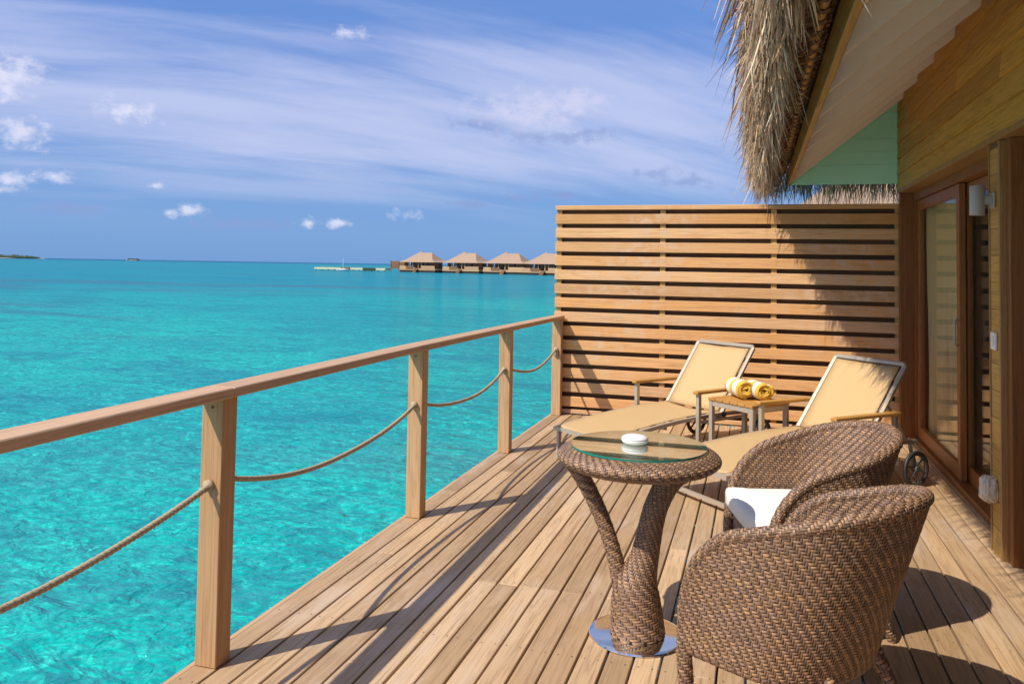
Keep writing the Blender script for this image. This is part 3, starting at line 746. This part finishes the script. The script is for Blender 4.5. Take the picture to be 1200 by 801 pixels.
    Ph, Nh = tube_grid(hem, .014, 8, 170); parts.append(weave(Ph, Nh, True, 1, seed=6)); MB().tube(hem, .013, 8).build('hem', M_wick_dark, t, True)
    w = hwb - TH - .004; nx = int(2 * w / CELL); nz2 = int((.41 - ZC) / CELL)
    X, Zq = np.meshgrid(np.linspace(-w, w, nx + 1), np.linspace(ZC - .005, .405, nz2 + 1), indexing='ij')
    Pa = np.stack([X, yf - .03 + .012 * (1 - (X / w) ** 2), Zq], -1); Na = grid_normals(Pa); Na = Na if Na[..., 1].mean() > 0 else -Na
    parts.append(weave(Pa, Na, False, 1, seed=7))
    ap = MB(); ap.box(-w, w, yf - .06, yf - .032, ZC, .40); ap.build('apron', M_wick_dark, t)
    se = MB(); out = shell_pt(np.linspace(-1, 1, 60), np.full(60, .385), TH + .001); c0 = np.array([0, .0, .39])
    out[:, 2] = .39; ring = np.r_[out, [[-w, yf - .03, .39], [w, yf - .03, .39]][::-1]]
    se.add([tuple(c0)] + ring.tolist(), [(0, i + 1, (i + 1) % len(ring) + 1) for i in range(len(ring))]); se.build('seat', M_wick_dark, t)
    weave_obj('wicker_weave', parts, t)
    return t
chair = make_chair('tub_chair', 'brown woven wicker tub chair nearest the camera, seen from its side')
chair.location = (.148, 2.733, 0); chair.rotation_euler.z = facing(-29.9)
chair2 = copy_tree(chair); chair2.location = (.204, 3.606, 0); chair2.rotation_euler.z = facing(16.76)
chair2['label'] = 'brown woven wicker tub chair holding a white seat cushion, behind the nearer chair'
# white cushion in the far chair
cu = MB(); us = np.linspace(-1, 1, 70)
o_ = shell_pt(us, np.full(70, .43), .040)[:, :2]; o_ = o_[o_[:, 1] < yf - .09]
fr_ = np.array([(.268, yf - .06), (.282, yf - .02)] + [(x, yf + .016 - .010 * (x / .26) ** 2) for x in np.linspace(.276, -.276, 16)] + [(-.282, yf - .02), (-.268, yf - .06)])
ring = np.r_[o_, fr_]; cc = np.array([0, -.02]); prof = [(.93, .402), (.985, .407), (1.0, .42), (1.0, .462), (.988, .476), (.955, .484), (.86, .490), (.6, .495), (.3, .497)]
V = []
for k_, z in prof:
    for p in ring: q = cc + (p - cc) * k_; V.append((q[0], q[1], z))
n = len(ring); F = [(i * n + j, i * n + (j + 1) % n, (i + 1) * n + (j + 1) % n, (i + 1) * n + j) for i in range(len(prof) - 1) for j in range(n)]
F += [tuple(range(n))[::-1], tuple((len(prof) - 1) * n + j for j in range(n))]
c = MB().add(V, F).build('seat_cushion', M_cush, None, True)
c.location = Vector(chair2.location) + Vector((0, 0, -.010)); c.rotation_euler = chair2.rotation_euler
tag(c, 'white seat cushion lying in the farther wicker tub chair', 'cushion')

# ================================================================== wicker table
TX, TY = -.452, 3.255
tab = thing('wicker_table', 'round wicker table with forked woven stem and mirror steel foot', 'table', (TX, TY, 0))
parts = []
MB().lathe([(.02, .001), (.186, .001), (.188, .004), (.186, .010), (.170, .0135), (.02, .0145)], 72).build('base_plate', M_steel, tab, True, angle=R(35))
def rel(pts): return [(x - TX, y - TY, z) for x, y, z in pts]
def flare(pth, rad, nu, flat=1.0):
    pth = np.asarray(pth, float); rad = np.asarray(rad, float)
    t0 = np.linspace(0, 1, len(pth)); t1 = np.linspace(0, 1, 60)
    # smooth the centre line and radius
    Pc = np.stack([np.interp(t1, t0, pth[:, k]) for k in range(3)], 1); rr = np.interp(t1, t0, rad)
    for _ in range(14):
        Pc[1:-1] = (Pc[:-2] + 2 * Pc[1:-1] + Pc[2:]) / 4; rr[1:-1] = (rr[:-2] + 2 * rr[1:-1] + rr[2:]) / 4
    L = np.linalg.norm(np.diff(Pc, axis=0), axis=1).sum()
    P_, N_ = tube_grid(Pc, rr, nu, int(L / CELL))
    return P_, N_, Pc, rr
stem = MB()
P_, N_, Pc, rr = flare(rel([(-.448, 3.25, .012), (-.450, 3.25, .06), (-.456, 3.25, .13), (-.458, 3.25, .19), (-.445, 3.25, .24), (-.424, 3.25, .30), (-.405, 3.25, .40), (-.392, 3.25, .48), (-.362, 3.25, .56), (-.325, 3.25, .63), (-.30, 3.25, .665)]),
                       [.106, .102, .096, .088, .070, .053, .046, .045, .043, .046, .066], 48)
parts.append(weave(P_, N_, True, 1, seed=11)); stem.tube(Pc, rr - .0015, 24)
P_, N_, Pc, rr = flare(rel([(-.462, 3.25, .05), (-.488, 3.25, .12), (-.516, 3.25, .20), (-.533, 3.25, .27), (-.560, 3.25, .36), (-.600, 3.25, .46), (-.648, 3.25, .55), (-.69, 3.25, .62), (-.71, 3.25, .66)]),
                       [.040, .042, .037, .030, .029, .030, .031, .033, .044], 16)
parts.append(weave(P_, N_, True, 1, seed=12)); stem.tube(Pc, rr - .0015, 20)
stem.build('stem', M_wick_dark, tab, True)
# top: a rolled lip around a flat woven disc
pr = [(.13, .640), (.18, .645), (.225, .652), (.265, .662), (.295, .673), (.315, .686), (.323, .698), (.318, .709), (.303, .721), (.286, .730), (.270, .7345), (.250, .735), (.2, .7345), (.12, .7345), (.03, .7345)]
prn = np.array(pr); seg = np.r_[0, np.cumsum(np.linalg.norm(np.diff(prn, axis=0), axis=1))]; nv = int(seg[-1] / CELL); s = np.linspace(0, seg[-1], nv + 1)
rr = np.interp(s, seg, prn[:, 0]); zz = np.interp(s, seg, prn[:, 1]); nu = 204; a = np.linspace(0, 2 * np.pi, nu + 1)
Pp = np.stack([rr[None] * np.cos(a)[:, None], rr[None] * np.sin(a)[:, None], zz[None] + 0 * a[:, None]], -1)
Nn = orient(Pp, grid_normals(Pp, wrap=True), lambda P: np.stack([P[..., 0] * .8, P[..., 1] * .8, 0 * P[..., 2] + .69], -1))
parts.append(weave(Pp, Nn, True, 1, lambda u, v: rr[np.clip(v.astype(int), 0, nv)] > .15, seed=13))
MB().lathe([(r_ - .0015 if z < .73 else r_, z - (.0015 if z > .72 else 0)) for r_, z in pr], 96).build('table_top', M_wick_dark, tab, True)
MB().lathe([(.001, .7350), (.262, .7350), (.262, .7368), (.001, .7368)], 96).build('top_panel', M_tpanel, tab)
g = MB(); n = 96
g.add([(.268 * math.cos(2 * math.pi * j / n), .268 * math.sin(2 * math.pi * j / n), z) for z in (.7395, .7475) for j in range(n)], [tuple(range(n))[::-1], tuple(range(n, 2 * n))])
gp = g.build('glass_top', M_tglass, tab)
e = MB(); e.add([(.2684 * math.cos(2 * math.pi * j / n), .2684 * math.sin(2 * math.pi * j / n), z) for z in (.7394, .7476) for j in range(n)], [(j, (j + 1) % n, n + (j + 1) % n, n + j) for j in range(n)])
e.build('glass_edge', M_tedge, gp, True)
weave_obj('wicker_weave', parts, tab)

t = thing('ashtray', 'round white lidded ashtray on the glass table top', 'ashtray', (-.468, 3.262, .7478))
MB().lathe([(.030, 0), (.042, .001), (.050, .006), (.0535, .014), (.0535, .018)], 40).build('bowl', M_white, t, True)
MB().lathe([(.049, .0185), (.0535, .020), (.0530, .0235), (.048, .029), (.036, .0335), (.018, .036), (.002, .0365)], 40).build('lid', M_white, t, True)

# ================================================================== sun loungers (local +y is the foot)
W, LS, LB, BA, ZF, ZH, ZA = .595, 1.19, .644, R(51.4), .225, .316, .509
def zseat(y): return ZF + (ZH - ZF) * (1 - max(y, 0) / LS * max(y, 0) / LS)
def make_lounger(name, label):
    t = thing(name, label, 'sun lounger', group='sun loungers'); h = W / 2
    f_ = MB()
    for sg in (-1, 1):
        f_.tube([(sg * h, LS + .0, ZF)] + [(sg * h, y, zseat(y)) for y in np.linspace(LS - .02, 0, 24)] + [(sg * h, -.25, ZH - .005), (sg * h, -.50, ZH - .02)], .019, 4, square=True)
    f_.tube([(-h - .012, LS, ZF), (h + .012, LS, ZF)], .019, 4, square=True); f_.tube([(-h, -.495, ZH - .02), (h, -.495, ZH - .02)], .017, 4, square=True)
    f_.tube([(-h, .05, ZH - .03), (h, .05, ZH - .03)], .012, 8); f_.tube([(-h, .62, zseat(.62) - .028), (h, .62, zseat(.62) - .028)], .012, 8)
    f_.build('seat_frame', M_alu, t)
    for sg in (-1, 1): MB().tube([(sg * h, LS - .035, ZF - .012), (sg * h, LS - .028, .001)], .018, 4, square=True).build('leg', M_alu, t)
    MB().tube([(-h, LS - .029, .045), (h, LS - .029, .045)], .015, 4, square=True).build('stretcher', M_alu, t)
    ny, nx = 26, 9; P = np.zeros((nx, ny, 3))
    for i in range(nx):
        x = -h + .017 + (W - .034) * i / (nx - 1)
        for j in range(ny):
            y = LS - .012 - (LS - .017) * j / (ny - 1); P[i, j] = (x, y, zseat(y) + .017 - .020 * (1 - (2 * i / (nx - 1) - 1) ** 2) + .0012 * math.sin(y * 37 + i))
    o = MB().grid(P).build('seat_sling', M_sling, t, True); o.modifiers.new('thick', 'SOLIDIFY').thickness = .004
    # backrest
    cb, sb = math.cos(BA), math.sin(BA)
    def bk(x, s, off=0): return (x, -s * cb + off * sb, ZH + s * sb + off * cb)
    MB().tube([bk(-h + .006, .0), bk(-h + .006, LB - .012), bk(-h + .018, LB), bk(h - .018, LB), bk(h - .006, LB - .012), bk(h - .006, 0)], .0185, 6).build('back_frame', M_alu, t)
    P = np.zeros((nx, 12, 3))
    for i in range(nx):
        x = -h + .034 + (W - .068) * i / (nx - 1)
        for j in range(12): P[i, j] = bk(x, .012 + (LB - .042) * j / 11, .012 - .012 * (1 - (2 * i / (nx - 1) - 1) ** 2))
    o = MB().grid(P).build('back_sling', M_sling, t, True); o.modifiers.new('thick', 'SOLIDIFY').thickness = .004
    bd = MB(); bd.tube([bk(-h + .031, .02, .012), bk(-h + .031, LB - .026, .012), bk(h - .031, LB - .026, .012), bk(h - .031, .02, .012)], .0048, 5); bd.build('binding', M_dark, t)
    for sg in (-1, 1):
        MB().lathe([(.002, -.012), (.02, -.012), (.02, .012), (.002, .012)], 12).build('hinge', M_dark, t).location = (sg * (h + .02), .0, ZH); 
        bpy.data.objects[-1] if False else None
        MB().tube([bk(sg * (h - .05), .36, -.02), (sg * (h - .05), -.47, ZH - .02)], .009, 8).build('strut', M_alu, t)
        xa = sg * (h + .034)
        MB().box(xa - .026, xa + .026, -.27, .345, ZA - .012, ZA + .012, .005).build('armrest', M_teak, t)
        MB().tube([(xa, .305, .001), (xa, .305, ZA - .013)], .021, 4, square=True).build('arm_post', M_alu, t)
        MB().tube([(xa, -.235, .17), (xa, -.235, ZA - .013)], .021, 4, square=True).build('arm_post', M_alu, t)
        MB().tube([(xa, .305, .285), (xa, -.235, .285)], .014, 4, square=True).build('side_bar', M_alu, t)
        # wheel
        xw = sg * (h + .045); yw = -.43; rw = .125
        MB().tube([(sg * h, yw, ZH - .03), (xw - sg * .02, yw, rw)], .014, 6).build('wheel_arm', M_alu, t)
        ty = MB(); ring = np.linspace(0, 2 * np.pi, 33)
        ty.tube([(xw, yw + (rw - .013) * math.cos(a_), rw + (rw - .013) * math.sin(a_)) for a_ in ring], .013, 8, False)
        w_ = ty.build('wheel', M_dark, t, True)
        hb = MB(); hb.tube([(xw - .018, yw, rw), (xw + .018, yw, rw)], .022, 12)
        hb.tube([(xw, yw + (rw - .028) * math.cos(a_), rw + (rw - .028) * math.sin(a_)) for a_ in ring], .008, 6, False)
        for q in range(6):
            a_ = q * math.pi / 3 + .3; hb.tube([(xw, yw + .015 * math.cos(a_), rw + .015 * math.sin(a_)), (xw, yw + (rw - .025) * math.cos(a_), rw + (rw - .025) * math.sin(a_))], .0085, 5)
        hb.build('spokes', M_spoke, w_)
    return t
M_spoke = plain('wheel_spokes', (.10, .09, .08), .5)
lg = make_lounger('sun_lounger', 'beige sling sun lounger beside the railing with its foot towards the water')
lg.location = (-.502, 6.771, 0); lg.rotation_euler.z = facing(52.4)
lg2 = copy_tree(lg); lg2.location = (.48, 6.002, 0); lg2.rotation_euler.z = facing(44.0)
lg2['label'] = 'beige sling sun lounger next to the glass door, half hidden by the wicker chair'
for L_ in (lg, lg2):
    for ch in bpy.data.objects:
        if ch.parent == L_ and ch.name.startswith('hinge'): ch.rotation_euler = (0, R(90), 0)

# ================================================================== side table and towels
TZ = .485
t = thing('side_table', 'small side table with orange teak slats between the two loungers', 'table', (-.062, 6.30, 0), math.atan2(-.656, .755))
wx, wy = .215, .20
for k in range(6):
    x = -wx + (2 * wx) * (k + .5) / 6; hwk = wx / 6 - .002
    o = MB().box(-hwk, hwk, -wy, wy, -.02, 0, .002).build('slat', M_teak, t); o.location = (x, 0, TZ)
for sx in (-1, 1):
    for sy in (-1, 1): MB().box(sx * (wx - .02) - .017, sx * (wx - .02) + .017, sy * (wy - .022) - .017, sy * (wy - .022) + .017, .001, TZ - .021, .003).build('leg', M_alu, t)
fr2 = MB()
for sy in (-1, 1): fr2.box(-wx + .038, wx - .038, sy * (wy - .022) - .014, sy * (wy - .022) + .014, TZ - .06, TZ - .0215, .002)
for sx in (-1, 1): fr2.box(sx * (wx - .02) - .014, sx * (wx - .02) + .014, -wy + .04, wy - .04, TZ - .06, TZ - .0215, .002)
fr2.build('apron', M_alu, t)

def towel_mat():
    mt, N, b, out = mat_new('striped_towel')
    tc = N.n('ShaderNodeTexCoord'); sp = N.n('ShaderNodeSeparateXYZ', ins={0: tc.outputs['Object']})
    y = N.math('ADD', sp.outputs[1], N.math('MULTIPLY', N.math('SUBTRACT', N.noise(tc.outputs['Object'], 20, 3), .5), .01))
    k = N.math('FRACT', N.math('MULTIPLY', N.math('ADD', y, .022), 1 / .118)); m_ = N.math('MULTIPLY', N.smooth(k, .36, .40), N.smooth(k, .97, .93))
    c = N.mix(m_, (.80, .50, .085, 1), (.86, .82, .74, 1))
    N.set(b.inputs['Base Color'], c); b.inputs['Roughness'].default_value = .95; b.inputs['Specular IOR Level'].default_value = .1
    N.set(b.inputs['Normal'], N.n('ShaderNodeBump', ins={'Strength': .9, 'Distance': .006, 'Height': N.noise(tc.outputs['Object'], 190, 3, .7)}))
    return mt
M_towel = towel_mat()
def towel(label, p, ang, r0, L, seed):
    turns = 3.6; n = 150; ny = 22; P = np.zeros((n, ny, 3))
    for i in range(n):
        a_ = i / (n - 1) * turns * 2 * math.pi; rad = .012 + (r0 - .012) * (i / (n - 1)) ** .9
        for j in range(ny):
            s = j / (ny - 1); y = (s - .5) * L + .006 * math.sin(a_ * 1.3 + seed) * (2 * s - 1)
            rr_ = rad * (1 - .06 * abs(2 * s - 1) ** 6) + .0018 * math.sin(s * 23 + a_ * 3 + seed)
            P[i, j] = (rr_ * math.cos(a_ + seed), y, rr_ * math.sin(a_ + seed) * .96)
    o = MB().grid(P).build('rolled_towel', M_towel, None, True); md = o.modifiers.new('thick', 'SOLIDIFY'); md.thickness = .0155; md.offset = 0
    o.location = p; o.rotation_euler = (0, 0, ang); tag(o, label, 'towel', 'rolled towels'); return o
ax = math.atan2(.13, .31)
towel('yellow and white striped rolled towel on the left of the side table', (-.128, 6.375, TZ + .076), ax, .066, .27, 1.0)
towel('yellow and white striped rolled towel on the right of the side table', (.004, 6.335, TZ + .075), ax, .064, .27, 3.2)

# ================================================================== neighbouring villa behind the screen and the far row
def hip_roof(b, x0, x1, y0, y1, z0, z1, inset, tx=0.0):
    cy_ = (y0 + y1) / 2; a = (x0 + inset, cy_, z1); c_ = (x1 - inset, cy_, z1 - tx)
    V = [(x0, y0, z0), (x1, y0, z0), (x1, y1, z0), (x0, y1, z0), a, c_]
    b.add(V, [(0, 1, 5, 4), (1, 2, 5), (2, 3, 4, 5), (3, 0, 4), (3, 2, 1, 0)])
def thatch_far():
    mt, N, b, out = mat_new('far_thatch')
    geo = N.n('ShaderNodeNewGeometry'); n_ = N.noise(N.mapping(geo.outputs['Position'], scale=(2.2, 2.2, .5)), 1.0, 6, .65); n2 = N.noise(geo.outputs['Position'], 6, 4, .7)
    c = N.mix(n_, (.34, .235, .165, 1), (.48, .345, .25, 1)); c = N.mix(N.math('MULTIPLY', n2, .4), c, (.24, .16, .12, 1))
    N.set(b.inputs['Base Color'], c); b.inputs['Roughness'].default_value = .9; b.inputs['Specular IOR Level'].default_value = .1
    N.set(b.inputs['Normal'], N.n('ShaderNodeBump', ins={'Strength': .7, 'Distance': .12, 'Height': N.math('ADD', n_, n2)})); return mt
M_fth = thatch_far()
M_fwall = wood('far_wall_wood', (.26, .14, .07), (.21, .11, .055), (.09, .045, .02), 2)
M_fscreen = wood('far_screen_wood', (.55, .36, .20), (.5, .32, .18), (.3, .17, .09), 0)
M_jetty = plain('jetty_planks', (.55, .56, .34), .8, nscale=.4)
M_under = plain('under_deck_shadow', (.03, .025, .02), .9)  # near-black colour standing in for the shadow under the far decks
M_fglass = plain('far_window_glass', (.03, .03, .03), .1)
nb = thing('neighbour_villa', 'thatched roof of the next water villa rising behind the privacy screen', 'house', (5.2, 19.5, 0))
b = MB(); hip_roof(b, -4.85, 4.9, -4.2, 4.2, 2.35, 5.7, 4.2); b.build('roof', M_fth, nb)
b = MB(); b.box(-3.6, 3.9, -3.2, 3.2, .0, 2.34); b.build('wall', M_fwall, nb)
b = MB(); b.box(-5.0, 5.0, -4.5, 4.5, -.25, -.001); b.build('platform', M_sub, nb)
for x in (-4.5, 4.5):
    for y in (-4, 4): MB().tube([(x, y, WZ - 1), (x, y, -.25)], .12, 10).build('pile', M_sub, nb, True)
n_ = 900; rt = np.stack([rng.uniform(-4.9, 4.9, n_), rng.uniform(-4.25, -4.1, n_), rng.uniform(2.36, 2.5, n_)], 1)
strand_obj('thatch_fringe', [strands(rt, np.stack([rng.normal(0, .1, n_), -.2 + rng.normal(0, .1, n_), -1 + 0 * rt[:, 0]], 1), rng.uniform(.12, .3, n_), rng.uniform(.01, .02, n_), rng.normal(0, .05, (n_, 3)), cols=STRAW * .8)], nb)

def make_far(name):
    t = thing(name, '', 'house', group='row of distant water villas')
    b = MB()
    # thatch: steep cap with a ridge running off to the right and a drooping eave
    V = [(-8.5, -4.8, 2.2), (8.3, -4.8, 2.2), (8.3, 4.8, 2.2), (-8.5, 4.8, 2.2), (-6.6, -3.3, 3.05), (6.3, -3.3, 3.05), (6.3, 3.3, 3.05), (-6.6, 3.3, 3.05), (-1.6, 0, 6.25), (3.4, 0, 5.75), (-1.0, -.5, 5.75), (-1.0, .5, 5.75)]
    b.add(V, [(0, 1, 5, 4), (1, 2, 6, 5), (2, 3, 7, 6), (3, 0, 4, 7), (4, 5, 9, 10), (4, 10, 8), (5, 6, 9), (6, 7, 11, 9), (7, 8, 11), (7, 4, 8), (8, 10, 11), (10, 9, 11), (3, 2, 1, 0)])
    b.build('roof', M_fth, t)
    MB().box(-5.2, 5.6, -1.6, 3.6, .0, 2.34).build('wall', M_fwall, t)
    MB().box(4.2, 7.9, -2.1, -1.95, .0, 2.1).build('dark_screen', M_fwall, t)
    MB().box(-7.9, -5.6, -2.1, -1.95, 0, 2.1).build('dark_screen', M_fwall, t)
    MB().box(-8.3, 8.3, -4.2, 3.8, WZ - .5, -.751).build('under_deck_shade', M_under, t)  # dark box added as the shadow below the platform
    MB().box(-8.4, 8.4, -4.4, 3.9, -.75, -.001).build('platform', M_fscreen, t)
    MB().box(1.9, 8.2, -4.42, -4.3, .0, .95).build('pale_screen', M_fscreen, t)
    MB().box(-8.2, -5.2, -4.42, -4.3, .0, .8).build('pale_screen', M_fscreen, t)
    MB().box(-5.0, -1.6, -4.5, -4.3, -.3, .75).build('dark_fence', M_fwall, t)
    for x in (-4.4, -2.4, .2, 1.6): MB().box(x - .12, x + .12, -3.9, -3.66, .0, 2.6).build('post', M_fscreen, t)
    for x in (-3.6, -1.5, .6, 2.9):
        w_ = MB().box(x - .75, x + .75, -1.66, -1.6, .1, 2.1).build('window', M_fscreen, t)
        MB().box(x - .62, x + .62, -1.70, -1.665, .2, 2.0).build('pane', M_fglass, w_)
    st = MB()
    for k in range(6): st.box(-.7, .7, -4.5 - .3 * (k + 1), -4.5 - .3 * k, -.1 - .25 * (k + 1), -.1 - .25 * k)
    st.build('steps', M_fwall, t)
    for x in (-7.5, -3.5, .5, 4.5, 7.5):
        for y in (-4, 3.4): MB().tube([(x, y, WZ - 1), (x, y, -.35)], .18, 8).build('pile', M_sub, t)
    MB().box(-2.9, -2.3, -3.2, -2.6, .0, .7).box(3.2, 5.4, -3.9, -3.2, .0, .4).build('deck_furniture', M_white, t)
    return t
FAR = [(-119.2, 275, 'leftmost of the four distant thatched villas over the lagoon'), (-101.0, 272, 'second from left of the four distant thatched villas over the lagoon'),
       (-84.0, 268, 'third from left of the four distant thatched villas over the lagoon'), (-68.0, 262, 'distant thatched villa partly hidden by the edge of the privacy screen')]
fv = make_far('distant_villa')
for i, (x, y, lb) in enumerate(FAR):
    o = fv if i == 0 else copy_tree(fv)
    o.location = (x + 1.6, y, 0); o.rotation_euler.z = R((-16, -19, -13, -17)[i]); o['label'] = lb
j = thing('jetty', 'low pale jetty running left from the distant villas', 'jetty', (-145.5, 273, 0))
MB().box(-15.5, 14, -2.2, 2.2, -1.0, -.25).build('planking', M_jetty, j)
for x in np.arange(-15, 14, 2.6): MB().box(x - .15, x + .15, -2, -1.7, WZ - 1, -1.01).build('pile', M_sub, j)
MB().box(-4.2, -.6, -2.6, -2.25, -1.3, -.1).build('fender_wall', M_fwall, j)
MB().box(5.0, 10.0, -2.6, -2.25, -1.3, -.2).build('fender_wall', M_green, j)
s_ = thing('dark_end_screen', 'dark timber screen wall at the left end of the distant villas', 'fence', (-128.8, 277, 0))
MB().box(-3.4, 3.4, -.1, .1, -.3, 2.5).build('boarding', M_fwall, s_)
for x in (-3.3, 0, 3.3): MB().box(x - .12, x + .12, -.22, -.101, WZ - 1, 2.6).build('post', M_sub, s_)
bt = thing('moored_boat', 'small white boat with a thin mast moored at the jetty', 'boat', (-146.4, 266, WZ))
hl = MB(); P = np.zeros((15, 7, 3))
for i in range(15):
    s = i / 14; hwid = .75 * (1 - (2 * s - 1) ** 4) ** .6 * (1 - .3 * s)
    for q in range(7):
        a_ = math.pi * q / 6; P[i, q] = (-2.6 + 5.2 * s, -hwid * math.cos(a_), .55 + .2 * s - .7 * math.sin(a_) * (hwid / .75) ** .5)
hl.grid(P); hl.build('hull', M_white, bt, True)
MB().box(-1.0, 1.2, -.5, .5, .45, .9, .05).build('cabin', M_white, bt)
MB().tube([(.2, 0, .5), (.2, 0, 4.6)], .06, 8).build('mast', M_white, bt)
